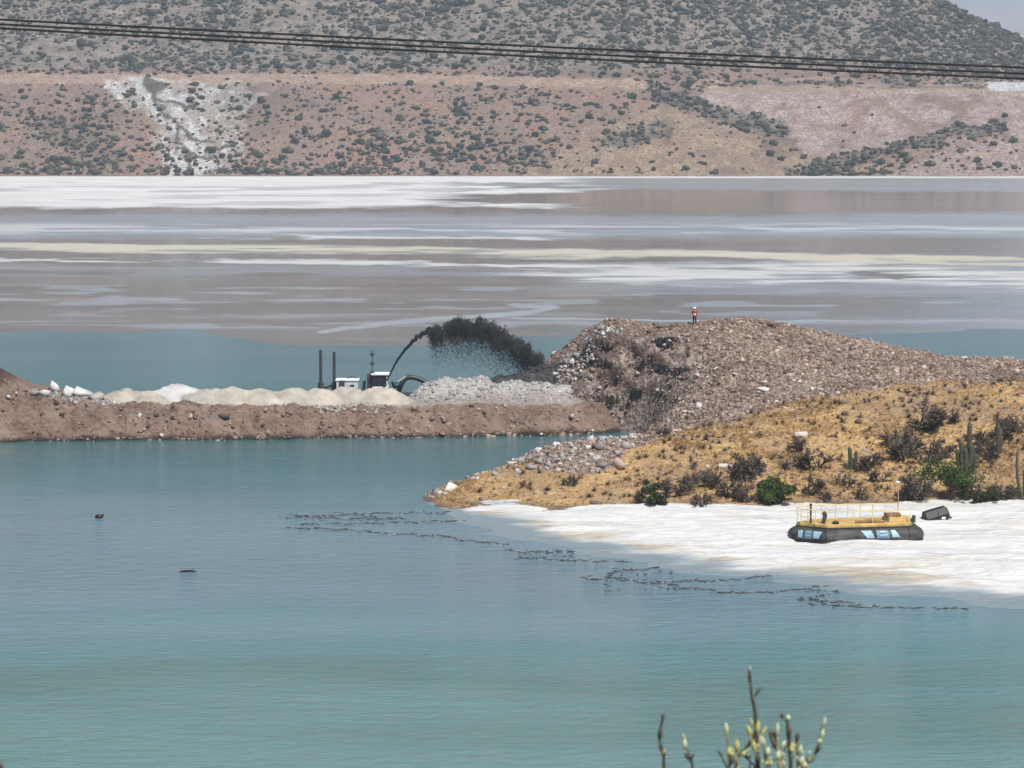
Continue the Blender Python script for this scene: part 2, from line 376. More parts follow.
# ------------------------------------------------------------------ world, sun
SUN_EL = R(56); SUN_AZ = R(150)        # azimuth from +Y towards +X: to the right, a little behind the camera
sdir = Vector((math.sin(SUN_AZ) * math.cos(SUN_EL), math.cos(SUN_AZ) * math.cos(SUN_EL), math.sin(SUN_EL)))
w = bpy.data.worlds.new('World'); scene.world = w; w.use_nodes = True; nt = w.node_tree
sky = nt.nodes.new('ShaderNodeTexSky'); sky.sky_type = 'NISHITA'; sky.sun_disc = False
sky.sun_elevation = SUN_EL; sky.sun_rotation = SUN_AZ; sky.air_density = 1.0; sky.dust_density = 1.5; sky.altitude = 600
nt.links.new(sky.outputs[0], nt.nodes['Background'].inputs[0]); nt.nodes['Background'].inputs[1].default_value = .068
sl = bpy.data.lights.new('sun', 'SUN'); sl.energy = 4.9; sl.angle = R(.53); sl.color = (1, .945, .87)
so = bpy.data.objects.new('sun', sl); link(so); so.rotation_euler = sdir.to_track_quat('Z', 'Y').to_euler(); so.location = (100, -100, 500)
vs = scene.view_settings; vs.view_transform = 'Standard'; vs.look = 'None'; vs.gamma = 1; vs.exposure = 0.36
scene.cycles.max_bounces = 6; scene.cycles.volume_bounces = 1; scene.cycles.caustics_reflective = False; scene.cycles.caustics_refractive = False

# ------------------------------------------------------------------ haze
hm = bpy.data.materials.new('thin_haze'); hm.use_nodes = True; nt = hm.node_tree
for nd in list(nt.nodes):
    if nd.type == 'BSDF_PRINCIPLED': nt.nodes.remove(nd)
pv = nt.nodes.new('ShaderNodeVolumePrincipled'); pv.inputs['Color'].default_value = (.70, .86, 1.0, 1); pv.inputs['Density'].default_value = .00012
pv.inputs['Anisotropy'].default_value = .2
nt.links.new(pv.outputs[0], nt.nodes['Material Output'].inputs['Volume'])
kind(MB().box((0, 7900, 598), (17000, 16400, 1205)).build('haze', hm), 'stuff')

# ------------------------------------------------------------------ water and near slope
def sheet(name, x0, x1, y0, y1, z, mat): return MB().add([(x0, y0, z), (x1, y0, z), (x1, y1, z), (x0, y1, z)], [(0, 1, 2, 3)]).build(name, mat)
kind(sheet('ground', -8400, 8400, -250, 16000, -3.2, M_HILL), 'structure')
kind(sheet('water', -900, 900, 90, 1540, 0, M_WATER), 'structure')
ys = np.linspace(-60, 145, 120); xs = np.linspace(-120, 120, 130); X, Y = np.meshgrid(xs, ys)
Z = 30.9 - .245 * Y + (fbm(X / 6, Y / 6, 3) - .5) * 1.2; Z = np.where(Y < 0, 30.9 - .1 * Y * 0 + (fbm(X / 6, Y / 6, 3) - .5) * .6, Z)
zc = np.zeros((X.size, 4)); zc[:, 1] = .6; zc[:, 3] = 1; z2 = np.zeros((X.size, 4)); z2[:, 3] = 1
kind(mesh_np('near_slope', np.stack([X, Y, Z], -1).reshape(-1, 3), grid_faces(*X.shape), M_HILL, None, True, {'zone': zc, 'zone2': z2}), 'structure')

# ------------------------------------------------------------------ far tailings flat
rows = np.linspace(173.5, 346, 420); us = np.linspace(-240, 1264, 520)
U, RW = np.meshgrid(us, rows); X, Y = np.zeros_like(U), np.zeros_like(U)
b = (CY - RW) / F; Y = (-H) / (-SP + b * CP) * (CP + b * SP); X = P(U, RW, Y)[0]
shore = np.interp(U, [-240, 0, 120, 190, 240, 280, 330, 430, 520, 600, 680, 800, 950, 1264], [322, 326, 330, 326, 333, 338, 341, 340, 331, 330, 325, 330, 327, 326])
wr = (fbm(U / 70, RW / 5, 21, 4) - .5) * 9
Zf = .02 + .006 * np.clip(shore + wr * 1.3 - RW, -12, 5)
Rw = RW + (fbm(U / 140, RW / 9, 5, 4) - .5) * 7 + (fbm(U / 22, RW / 3, 6, 3) - .5) * 2.6
st = fbm(U / 90, RW / 2.2, 31, 4)
def band(cx, cr, half, soft=1.2, x0=-999, x1=9999, e=40):
    c = np.interp(U, cx, cr); hlf = np.interp(U, cx, half) if hasattr(half, '__len__') else half
    return (1 - sst(hlf - soft, hlf + soft, np.abs(Rw - c))) * sst(x0 - e, x0 + e, U + (st - .5) * 120) * (1 - sst(x1 - e, x1 + e, U + (st - .5) * 160))
brk = sst(.34, .46, st)
Wm = np.maximum.reduce([
    1.0 * band([0], [179], 5.5, x1=560), .95 * band([0], [194], 14, 2, x1=450) * (.65 + .35 * brk), band([0], [190], 4, x1=590) * brk,
    .9 * (1 - sst(177.6, 178.8, RW)), band([0], [206], 2.2, x0=380, x1=560) * brk,
    .8 * band([0, 540], [237, 238], 1.2, x0=240, x1=560) * brk, .8 * band([0, 300, 512, 700], [260, 262, 266, 268], 2.0, x1=760) * brk,
    .72 * band([520, 700, 850, 1024, 1264], [270, 276, 271, 279, 282], [7, 11, 10, 11, 11], 3, x0=520) * (.25 + .75 * brk), .5 * band([0], [229], 4, 3) * sst(.45, .6, st)])
Cm = np.maximum(.85 * band([0, 300, 512, 700, 1024], [246, 249, 253, 255, 261], [5, 5, 4, 4, 4.5], 1.5) * (.35 + .65 * brk), 0)
stream = dline(U + (st - .5) * 10, Rw, [(325, 334), (345, 328), (400, 323), (470, 319), (530, 314), (550, 308), (515, 306)], 4)
Bm = np.maximum.reduce([.85 * band([0], [226], 12, 4), .8 * band([0], [184], 7, 2, x0=470), .55 * band([0, 512, 1024], [270, 272, 268], 6, 4, x1=560) * brk,
    (1 - sst(5, 10, stream)), (1 - sst(3, 6, dline(U, Rw, [(470, 319), (690, 322), (1264, 323)], 4))), .7 * band([0], [300], 16, 6) * sst(.56, .66, fbm(U / 80, RW / 3, 77)), .7 * band([-240, 0, 250, 1264], [322, 324, 326, 321], 3, 2) * sst(.4, .55, st),
    .45 * band([1024], [282], 12, 3, x0=540)])
brown = band([800, 930], [273, 276], 4, 1.5, x0=845, x1=935, e=12); Wm = Wm * (1 - brown); Bm = Bm * (1 - brown)
Zf = Zf + .012 * Wm + .01 * Cm
one = np.ones(U.size)
zc = np.stack([Wm.ravel(), Cm.ravel(), Bm.ravel(), one], -1)
V, Fc, at = compact(np.stack([X, Y, Zf], -1).reshape(-1, 3), grid_faces(*U.shape), {'zone': zc, 'zone2': zc})
kind(mesh_np('tailings_flat', V, Fc, M_FLAT, None, True, at), 'structure')

# ------------------------------------------------------------------ far hill
hp = []
def hpt(px, row, Y): x, y, z = P(px, row, Y); hp.append((float(x) / 10, Y / 10, float(z) / 10))
for px in range(-300, 1400, 120):
    y, = [1500]; hp.append(((px - CX) / F * 150, 150, -.05)); hp.append(((px - CX) / F * 147.5, 147.5, -.4))
for px in (-300, -100, 100, 300, 500, 640):
    hpt(px, 82, 1612); hpt(px, 75, 1640); hpt(px, 38, 1710); hpt(px, 0, 1790); hpt(px, -80, 1960); hpt(px, -170, 2250); hpt(px, 130, 1553)
for px, row, Y in [(740,40,1750),(740,0,1830),(740,-85,2000),(850,40,1780),(850,0,1860),(850,-48,1950),(930,40,1810),(930,0,1930),(1024,75,1760),(1024,41,1930),(1120,85,1930),(1250,110,1930),(1400,120,1930),
    (850,20,2250),(950,90,2250),(1100,110,2250),(1300,110,2250),(720,-40,2250),
    (690,96,1612),(780,93,1618),(860,92,1618),(940,92,1616),(1024,92,1614),(1150,92,1614),(780,87,1660),(860,86,1662),(940,86,1662),(1024,86,1662),(1150,86,1662),(860,70,1710),(940,70,1720),(1040,80,1715),
    (720,132,1560),(790,148,1552),(860,146,1560),(930,128,1570),(1024,125,1575),(1150,125,1575),
    (600,122,1552),(680,120,1556),(820,165,1522),(880,151,1538),(950,131,1545),(1000,128,1545),(1080,140,1540),(900,165,1515),(980,158,1516),(1080,160,1516)]: hpt(px, row, Y)
fh = tps(hp)
def hillz(X, Y):
    z = fh(X / 10, Y / 10) * 10
    k = sst(1500, 1540, Y); road = np.clip(1 - np.abs(Y - 1627) / 14, 0, 1)
    g = np.abs(fbm(X / 45, Y / 90, 41, 4) - .5) * 2
    return z + k * (1 - .9 * road) * ((fbm(X / 60, Y / 60, 40, 5) - .5) * 7 - (.3 - g) * 5 + (fbm(X / 7, Y / 7, 43, 3) - .5) * 2.2)
xs = np.arange(-470, 470, 1.15); ys = np.concatenate([np.arange(1480, 1665, .95), np.arange(1665, 2260, 3.2)])
X, Y = np.meshgrid(xs, ys); Z = hillz(X, Y); PX, RW = proj(X, Y, Z)
def hill_masks(PX, RW):
    wx = (fbm(PX / 14, RW / 14, 51, 4) - .5); wy = (fbm(PX / 14, RW / 10, 52, 4) - .5)
    x, y = PX + wx * 26, RW + wy * 16
    d = {}
    d['white'] = inpoly(x, y, [(112,80),(150,77),(200,83),(245,90),(228,104),(216,126),(196,130),(206,138),(238,140),(232,165),(190,176),(163,176),(165,150),(158,126),(146,108),(118,98),(106,88)]) * .85 * sst(.32, .62, fbm(PX / 7, RW / 7, 53) + .10 - .25 * sst(6, 34, dline(PX, RW, [(118,84),(142,81),(161,102),(178,128),(186,160),(194,176)]) * .9))
    d['white'] = np.maximum(d['white'], .30 * inpoly(x, y, [(108,79),(240,82),(262,96),(235,130),(244,150),(232,174),(160,176),(150,120),(112,100)]))
    d['gully'] = np.maximum(1 - sst(1.6, 3.4, dline(x, y, [(142,81),(152,90),(161,102),(168,116),(178,128),(180,142),(186,160),(194,176)])), 1 - sst(5, 7, dline(x, y, [(146,84),(156,88)])))
    d['gully'] = np.maximum(d['gully'], (1 - sst(1, 2.2, np.minimum(dline(x, y, [(165,100),(185,102),(200,108)]), np.minimum(dline(x, y, [(178,128),(200,140),(214,146)]), dline(x, y, [(176,150),(196,160),(222,148)]))))) )
    d['yp'] = inpoly(x, y, [(515,180),(548,160),(590,128),(640,112),(690,112),(735,126),(778,140),(800,152),(850,160),(800,180)]) * 1.0
    d['yellow'] = sst(.30, .52, fbm(PX / 16, RW / 9, 54)) * .85 * inpoly(x, y, [(515,180),(548,160),(590,128),(640,112),(690,112),(735,126),(778,140),(800,152),(850,160),(900,168),(800,180)]) * 1.0
    d['pp'] = inpoly(x, y, [(680,97),(705,88),(730,86),(1100,84),(1100,150),(1010,135),(940,132),(880,150),(830,160),(790,140),(740,120)]) * 1.0
    d['pink'] = sst(.25, .5, fbm(PX / 20, RW / 9, 55)) * inpoly(x, y, [(680,97),(705,88),(730,86),(1100,84),(1100,150),(1010,135),(940,132),(880,150),(830,160),(790,140),(740,120)]) * 1.0
    d['pink'] = np.maximum(d['pink'], .7 * inpoly(x, y, [(900,168),(960,140),(1100,140),(1100,180),(880,180)]))
    rc = np.interp(PX, [-300, 0, 400, 640, 700], [78, 79, 79, 84, 88])
    d['road'] = (1 - sst(3.5, 6.5, np.abs(RW + wy * 5 - rc))) * (1 - sst(620, 690, PX))
    d['road'] = np.maximum(d['road'], (1 - sst(1.5, 3, np.abs(RW + wy * 3 - 90))) * sst(690, 720, PX))
    d['road'] = np.maximum(d['road'], .8 * (1 - sst(1, 2, dline(PX, RW + wy * 3, [(775,127),(800,130),(835,137)]))))
    d['veg'] = np.maximum(1 - sst(5, 10, dline(x, y, [(650,90),(700,106),(745,120),(780,131)])), 1 - sst(4, 8, dline(x, y, [(795,174),(850,162),(900,147),(950,132),(1000,128)])))
    d['veg'] = np.maximum(d['veg'], .8 * (1 - sst(6, 12, dline(x, y, [(610,140),(660,132)]))))
    for ln in ([(688,91),(700,82),(712,80),(724,83)], [(780,80),(830,78),(880,84)], [(730,86),(800,84),(850,88)], [(930,80),(985,84)], [(560,82),(610,85),(660,90)]):
        d['road'] = np.maximum(d['road'], .9 * (1 - sst(.8, 1.8, dline(PX, RW + wy * 3, ln))))
    d['veg'] = np.maximum(d['veg'], .9 * np.maximum(1 - sst(.7, 1.7, dline(PX, RW + wy * 2, [(868,87.5),(985,87)])), 1 - sst(.7, 1.6, dline(PX, RW + wy * 3, [(722,84),(735,86),(838,82),(862,87)]))))
    d['upper'] = sst(74, 64, RW)
    d['block'] = inpoly(PX, RW, [(985,82),(1100,82),(1100,90),(990,91)]) * 1.0
    return d
D = hill_masks(PX, RW); one = np.ones(X.size)
wh = np.maximum(D['white'] * (1 - D['gully']), D['block'])
zc = np.stack([wh.ravel(), D['yellow'].ravel(), D['pink'].ravel(), one], -1)
z2 = np.stack([D['road'].ravel(), np.maximum(.85 * D['veg'] * (.5 + .5 * sst(.4, .6, fbm(PX / 6, RW / 5, 60))), D['gully'] * .9).ravel(), D['upper'].ravel(), one], -1)
kind(mesh_np('hills', np.stack([X, Y, Z], -1).reshape(-1, 3), grid_faces(*X.shape), M_HILL, None, True, {'zone': zc, 'zone2': z2}), 'structure')
# distant mountain
xs = np.linspace(-200, 4200, 180); ys = np.linspace(6200, 8200, 70); X, Y = np.meshgrid(xs, ys)   # built, then set back twice as far
Z = 620 * np.exp(-((Y - 7200) / 520) ** 2) * (.45 + .5 * fbm(X / 900, Y / 700, 71, 5)) + (np.abs(fbm(X / 260, Y / 260, 72, 4) - .5)) * -160 - 5
Z = np.minimum(Z + 90 * np.exp(-((Y - 7200) / 520) ** 2), 575)
kind(mesh_np('mountain', np.stack([X * 1.9, Y * 1.9, Z * 1.9], -1).reshape(-1, 3), grid_faces(*X.shape), M_MOUNT, None, True), 'structure')

# hill shrubs
def shrub_t(seed):
    r = np.random.default_rng(seed); VV, FF, o = [], [], 0
    for k in range(r.integers(2, 5)):
        V, Fc = ICO2; V = V * (1 + r.uniform(-.38, .30, len(V)))[:, None]
        V = V * r.uniform(.35, .75) * np.array([1, 1, .8]) + np.array([r.uniform(-.5, .5), r.uniform(-.5, .5), r.uniform(.25, .6)])
        VV.append(V); FF.append(Fc + o); o += len(V)
    return np.concatenate(VV), np.concatenate(FF)
ST = [shrub_t(100 + i) for i in range(8)]
N = 90000; px = rng.uniform(-60, 1090, N); yy = 1503 + (rng.uniform(0, 1, N) ** 1.25) * 560
xx = (px - CX) * yy / F; zz = hillz(xx, yy); PX, RW = proj(xx, yy, zz); D = hill_masks(PX, RW)
dens = .30 + .45 * sst(.40, .62, fbm(PX / 45, RW / 30, 81)); dens = np.where(RW < 66, dens * 1.0 + .35 * sst(350, 800, PX), dens)
dens = np.where((RW > 86) & (PX < 700), dens * 1.15 * (.6 + .6 * sst(95, 140, RW)), dens)
dens = dens * (1 - .96 * D['pp']) * (1 - .80 * D['pink']) * (1 - .84 * D['yp']) * (1 - .98 * D['road']) * (1 - .80 * (D['white'] > .35)) * (1 - D['block'])
dens = np.maximum(dens, .95 * (D['veg'] > .4) * ((RW > 92) | (PX < 700)))
dens *= np.clip((.60 + (yy - 1500) / 1000), .60, 1.1)
keep = (rng.uniform(0, 1, N) < dens * .70) & (RW > -70) & (RW < 176)
xx, yy, zz, RW, PX = xx[keep], yy[keep], zz[keep], RW[keep], PX[keep]
sz = rng.lognormal(.05, .50, len(xx)).clip(.4, 3.0); sz = np.where(RW > 70, sz * 1.0, sz * 1.15)
sc3 = np.stack([sz, sz, sz * rng.uniform(.75, 1.15, len(sz))], -1)
show = np.argsort(-(sz / yy) * ((RW > 2) & (PX > 2) & (PX < 1022)))
ind, rest = show[:300], show[300:]
meshes = []
for V, Fc in ST:
    o = mesh_np('hill_shrub', V, Fc, M_SCRUB); meshes.append(o.data); bpy.data.objects.remove(o)
for i in ind:
    o = bpy.data.objects.new('hill_shrub', random.choice(meshes)); link(o)
    o.location = (xx[i], yy[i], zz[i] - .15); o.scale = sc3[i]; o.rotation_euler = (0, 0, random.uniform(0, 6.28))
    tag(o, 'large rounded dark scrub bush growing on the far hillside', 'bush', 'scrub bushes on the far hillside')
kind(scatter('hill_scrub', ST, np.stack([xx, yy, zz - .15], -1)[rest], sc3[rest], M_SCRUB, tilt=.05), 'stuff')

# ------------------------------------------------------------------ peninsula
pp = []
def ppt(px, row, Y): x, y, z = P(px, row, Y); pp.append((float(x), Y, float(z)))
def gpt(px, row, dz=0): x, y = G(px, row); pp.append((x, y, dz))
for px, row in [(432,503),(450,510),(500,511),(540,512),(600,511),(650,509),(720,508),(800,507),(900,506),(1000,505),(1100,504),(1250,504)]: gpt(px, row)
for x, y, z in [(-14,250,-2),(-11,243,-2),(-9,262,-2),(-4,271,-1.6),(1,279,-1.5),(7,290,-1.3),(11,297,-.9),(0,241,-1.5),(20,242,-1.5),(45,244,-1.5),(70,243,-1.6),(4,345,-3),(20,345,-2.5),(45,345,-2),(80,345,-2),(-6,330,-3),(60,330,3),(80,330,3),(3.5,305,-1),(11.5,306,1.3),(13.2,305,1.4),(8,307,1.2),(6.9,300,-1.5),(8.5,297,-1.5),(10.8,300,-1.0),(10.5,306,.6),(12.4,290,1.1),(12.6,300,-.2),(9.6,285,-1.0),(11.2,281,.8)]: pp.append((x, y, z))
for px, row, Y in [(446,494,253),(470,478,257),(530,463,261.5),(565,442,268),(600,440,268.5),(635,439,271),(660,432,275),(700,425,276),
    (760,410,278),(840,391,281),(930,385,282),(1024,379,283),(1150,370,284),
    (600,331,313),(640,329,313),(694,327,311),(740,321,312),(800,331,310),(860,344,307),(920,356,303),(1024,363,301),(1150,364,301),
    (542,372,318),(562,352,319),(580,338,317),(600,378,312),(585,400,309),(570,385,314),(655,400,303),(622,362,309),(655,362,306),(720,370,297),(800,362,298),(900,368,292),(690,400,292),(750,390,288),(1000,368,292),
    (600,470,258),(560,470,257.5),(520,482,254.5),(700,462,261),(800,452,263),(900,432,267),(1000,422,267),(1120,415,267),(700,490,253),(900,484,256),(1010,482,256),(1120,480,256),(800,486,255),(600,492,252.5),(500,497,252)]: ppt(px, row, Y)
for px in (640, 740, 860, 1000): ppt(px, {640:331,740:323,860:346,1000:366}[px], 318)
fp = tps(pp)
GP = [(425,520),(432,488),(470,471),(526,461),(540,468),(575,473),(614,467),(630,452),(655,440),(700,428),(750,414),(810,399),(850,391),(900,386),(1000,380),(1300,366),(1300,530)]
def penz(X, Y, detail=True):
    z = fp(X, Y)
    px, row = proj(X, Y, z); wx = (fbm(X / 2.2, Y / 2.2, 91) - .5)
    g = inpoly(px + wx * 22, row + (fbm(X / 2.5, Y / 2.5, 92) - .5) * 14, GP)
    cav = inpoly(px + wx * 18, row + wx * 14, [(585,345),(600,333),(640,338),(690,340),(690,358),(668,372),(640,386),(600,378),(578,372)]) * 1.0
    z = z - 2.6 * sst(700, 632, px) * sst(293, 298, Y) * sst(313, 307.5, Y) * sst(370, 402, row)
    if detail:
        k = sst(-.3, .8, z)
        z = z + k * ((fbm(X / 5, Y / 5, 93, 4) - .5) * .7 + (fbm(X / 1.1, Y / 1.1, 94, 3) - .5) * np.where(g, .35, .55))
        c = fbm(X / 2.6, Y / 2.6, 95, 3); z = z - cav * sst(.45, .75, c) * 1.0 + cav * (fbm(X / 1.3, Y / 1.3, 96, 3) - .5) * 1.3
    return z, g * 1.0, cav, px, row
xs = np.arange(-16, 92, .24); ys = np.arange(242, 342, .24); X, Y = np.meshgrid(xs, ys)
Z, g, cav, PX, RW = penz(X, Y)
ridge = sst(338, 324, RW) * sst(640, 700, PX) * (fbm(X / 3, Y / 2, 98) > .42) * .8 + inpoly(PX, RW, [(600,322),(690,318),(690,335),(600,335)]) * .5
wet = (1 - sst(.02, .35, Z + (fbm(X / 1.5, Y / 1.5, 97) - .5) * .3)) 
zc = np.stack([g.ravel(), np.clip(np.maximum(cav * .95 * sst(.38, .50, fbm(PX / 16, RW / 6, 99)), ridge), 0, 1).ravel(), wet.ravel(), np.ones(X.size)], -1)  # hollow's brown earth with overhang shade painted in as dark noise; brown crest
csm = sst(560, 585, PX) * sst(705, 680, PX) * sst(330, 340, RW) * sst(400, 380, RW)
Yd = Y - csm * ((fbm(X / 2.6, Z / .9, 95, 4) - .5) * 3.4 + (fbm(X / 1.1, Z / .5, 96, 3) - .5) * 1.2)
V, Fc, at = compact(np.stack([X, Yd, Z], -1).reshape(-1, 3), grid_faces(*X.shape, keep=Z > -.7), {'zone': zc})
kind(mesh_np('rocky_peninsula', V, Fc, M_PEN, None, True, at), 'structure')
def pz(x, y): return float(penz(np.array([x]), np.array([y]))[0][0])
# ground finder: walk outward along the bearing until the terrain is met
_YS = np.arange(243, 322, .1)
def on_pen(px, row):
    x = (px - CX) / F * _YS * 1.0; xa, ya, za = P(np.full_like(_YS, px), np.full_like(_YS, row), _YS)
    zt = penz(xa, ya)[0]; i = int(np.argmax(zt >= za)) if (zt >= za).any() else len(_YS) - 1
    return float(xa[i]), float(ya[i]), float(zt[i])

# rubble and grass
RT = [rockify(ICO1, 200 + i) for i in range(10)]; RT2 = [rockify(ICO2, 230 + i) for i in range(8)]
n = 210000; x = rng.uniform(-12, 70, n); y = rng.uniform(246, 322, n); z, g, cav, px, row = penz(x, y)
gd_ = inpoly(px, row, [(640,455),(700,436),(760,422),(830,405),(900,396),(1080,388),(1080,374),(900,382),(810,396),(740,412),(660,432)])
k = (z > .15) & ((g < .5) | (gd_ & (rng.uniform(0, 1, n) < .16))) & (px < 1080) & (rng.uniform(0, 1, n) < .40 * np.where(cav > 0, .45, 1))
s = rng.lognormal(-2.2, .50, k.sum()).clip(.07, .36)
kind(scatter('rubble', RT, np.stack([x, y, z], -1)[k], s, M_RUB, tilt=.6), 'stuff')
k2 = (z > .1) & (g > .5) & (px < 1100) & (rng.uniform(0, 1, n) < .02)
kind(scatter('stones', RT, np.stack([x, y, z], -1)[k2], rng.lognormal(-1.9, .45, k2.sum()).clip(.08, .4), M_RUB, tilt=.6), 'stuff')
fl_ = inpoly(px, row, [(545,382),(598,330),(628,326),(606,346),(588,366),(580,384)]) & (z > 1) & (rng.uniform(0, 1, n) < .5)
kind(scatter('pale_rubble', RT, np.stack([x, y, z + .03], -1)[fl_], rng.lognormal(-1.7, .45, fl_.sum()).clip(.1, .5), M_RUBW, tilt=.6), 'stuff')
tip_ = (z > .1) & (((g < .5) & (px < 640) & (row > 432) & (rng.uniform(0, 1, n) < .05)) | (inpoly(px, row, [(428,500),(470,469),(545,455),(545,468),(475,482),(440,500)]) & (rng.uniform(0, 1, n) < .035)))
kind(scatter('pale_stones', RT, np.stack([x, y, z + .05], -1)[tip_], rng.lognormal(-1.75, .6, tip_.sum()).clip(.08, .6), M_RUBW, tilt=.5), 'stuff')
def tuft_t(seed, nb=9):
    r = np.random.default_rng(seed); V, Fc = [], []
    for i in range(nb):
        a = r.uniform(0, 6.28); d = np.array([math.cos(a), math.sin(a)]); b = d * r.uniform(0, .25); t = d * r.uniform(.25, .75); q = np.array([-d[1], d[0]]) * .075
        V += [[*(b - q), 0], [*(b + q), 0], [*t, r.uniform(.5, 1)]]; Fc.append([3 * i, 3 * i + 1, 3 * i + 2])
    return np.array(V), np.array(Fc)
GT = [tuft_t(300 + i) for i in range(10)]
k = (z > .25) & (g > .5) & (px < 1090) & (rng.uniform(0, 1, n) < .8 * sst(.36, .60, fbm(x / 2.6, y / 2.6, 103)) * (1 - .75 * sst(.46, .60, fbm(x / 9, y / 9, 104) + .13 * sst(430, 485, row) * sst(620, 740, px))))
kind(scatter('dry_grass', GT, np.stack([x, y, z - .03], -1)[k], rng.uniform(.14, .40, k.sum()), M_GRASS, tilt=.12), 'stuff')

# named boulders on the peninsula
def boulder(loc, s, mat, label, group=None, name='boulder', seed=None, sub=ICO2):
    V, Fc = rockify(sub, seed or random.randint(0, 9999), .62, .85, 13); o = mesh_np(name, V, Fc, mat); o.location = loc; o.scale = s; o.rotation_euler = (random.uniform(-.25, .25), random.uniform(-.25, .25), random.uniform(0, 6.28) if seed is None else 0)
    return tag(o, label, 'boulder', group)
for px, row, s, mat, lab in [
    (619, 467, (1.0, .8, .95), M_BLDP, 'large pinkish boulder standing on the golden grass, the biggest stone of the promontory'),
    (452, 490, (1.15, .7, .75), M_BLDW, 'white slab-like boulder at the very tip of the grassy promontory'),
    (478, 471, (.7, .5, .4), M_BLDW, 'flat pale rock on the shore just behind the tip of the promontory'),
    (512, 466, (.9, .5, .5), M_BLD, 'pale grey rock on the shoreline left of the rubble heap'),
    (554, 447, (.55, .45, .5), M_BLDW, 'bright white block at the left top of the rubble heap by the inlet'),
    (497, 468, (.6, .5, .45), M_BLD, 'low pale rock between two others along the promontory back shore'),
    (722, 468, (1.3, .5, .5), M_BLD, 'long pale rock lying beside the leafless bushes on the grass'),
    (800, 437, (1.0, .6, .5), M_BLD, 'flat pale rock on the grass slope below the pile of stones'),
    (768, 326, (1.1, .8, .55), M_BLDD, 'dark brown boulder lying on the crest of the mound right of the person'),
    (646, 360, (.4, .4, 1.3), M_BLDD, 'dark upright stone block in the middle of the dug-out hollow'),
    (859, 423, (.45, .45, .45), M_BLDD, 'small dark round rock alone on the upper golden grass'),
    (700, 408, (.8, .6, .5), M_BLDW, 'whitish rock at the lower edge of the rubble slope above the grass'),
    (762, 391, (.8, .5, .4), M_BLDW, 'pale rock on the rubble slope near its boundary with the grass, right of another')]:
    x, y, z = on_pen(px, row); boulder((x, y, z + s[2] * .25), s, mat, lab)
k = (z > .0)
n2 = 60
for i in range(int(n2 * .6)):
    px = random.uniform(545, 1015); row = random.uniform(332, 445)
    x, y, z = on_pen(px, row); gg = penz(np.array([x]), np.array([y]))[1][0]
    if z < .4 or gg > .5: continue
    s = random.uniform(.25, .45); boulder((x, y, z + s * .15), (s * 1.2, s, s * .9), random.choice([M_BLD, M_BLD, M_BLDP, M_BLDW]), 'larger angular boulder lying among the broken rubble of the mound', 'larger boulders in the rubble of the mound')

# ------------------------------------------------------------------ causeway
def cause(X, Y):
    px = CX + X / 300 * F
    Y0 = np.interp(px, [-200, 0, 250, 450, 560, 640, 720], [294, 297.5, 300, 302, 303.2, 307, 311]) + (fbm(X / 6, X * 0, 111) - .5) * 1.6 + (fbm(X / 1.3, Y / 1.3, 112) - .5) * .7
    zt = np.interp(px, [-200, -20, 20, 60, 110, 300, 560, 700], [6.2, 6.2, 4.6, 4.0, 3.3, 2.95, 2.75, 2.7])
    d = Y - Y0
    z = np.where(d < 3.0, -.9 + (zt + .9) * np.clip(d + .8, 0, 3.8) / 3.8, zt)
    W = np.interp(px, [0, 400, 480], [12, 13, 16]); z = np.where(d > W, zt - (d - W) * .62, z)
    # dumped pale rubble ridge on the rear edge and dark mound at far left
    rid = np.exp(-((d - 10.5) / 2.6) ** 2) * sst(398, 425, px) * (np.interp(px, [400, 440, 480, 500], [1.7, 2.3, 2.2, 1.6]) + .9 * (fbm(X / 3, Y / 3, 113) - .5)) * (1 - .25 * sst(540, 600, px))
    dk = np.exp(-((px + 14) / 26) ** 2) * np.exp(-((d - 6) / 4) ** 2) * 1.2
    face = sst(-.5, 1, d) * (1 - sst(3, 4.5, d))
    z = z + rid + dk + (fbm(X / .9, Y / .9, 114, 3) - .5) * (.25 + .8 * face + .6 * np.clip(rid, 0, 1)) + (fbm(X / 2.5, Y / 4.5, 115, 3) - .5) * (.3 + 1.3 * face)
    return z, d, px, np.clip(rid, 0, 1.2) / 1.2
xs = np.arange(-76, 24, .2); ys = np.arange(292, 338, .2); X, Y = np.meshgrid(xs, ys); Z, d, PX, rid = cause(X, Y)
road = sst(3.2, 4.5, d) * sst(60, 190, PX) * (fbm(X / 3, Y / 2, 117) * .8 + .3) * (1 - rid); road = np.clip(road, 0, 1)
black = sst(20, -10, PX) * sst(5, 6, Z); wetl = 1 - sst(.2, .55, Z + (fbm(X / 1.2, Y / 1.2, 118) - .5) * .6)
zc = np.stack([road.ravel(), np.clip(rid * 1.3 * (.35 + fbm(X / 2.5, Y / 2.5, 119)), 0, 1).ravel(), np.maximum(wetl, .8 * black).ravel(), np.ones(X.size)], -1)
V, Fc, at = compact(np.stack([X, Y, Z], -1).reshape(-1, 3), grid_faces(*X.shape, keep=Z > -.7), {'zone': zc})
kind(mesh_np('causeway', V, Fc, M_CAUSE, None, True, at), 'structure')
def cz(x, y): return float(cause(np.array([x]), np.array([y]))[0][0])
n = 42000; x = rng.uniform(-56, 14, n); y = rng.uniform(297, 320, n); z, d, px, rid = cause(x, y)
k = (rid > .15) & (z > 1) & (rng.uniform(0, 1, n) < .26)
k |= (px > 22) & (px < 112) & (d > 3.0) & (d < 6.5) & (rng.uniform(0, 1, n) < .5)
kind(scatter('pale_rubble', RT, np.stack([x, y, z], -1)[k], rng.lognormal(-2.15, .5, k.sum()).clip(.06, .32), M_RUBW, tilt=.6), 'stuff')
k = (d > -.6) & (d < 3.4) & (z > -.1) & (rng.uniform(0, 1, n) < np.where(z < .35, .40, .13))
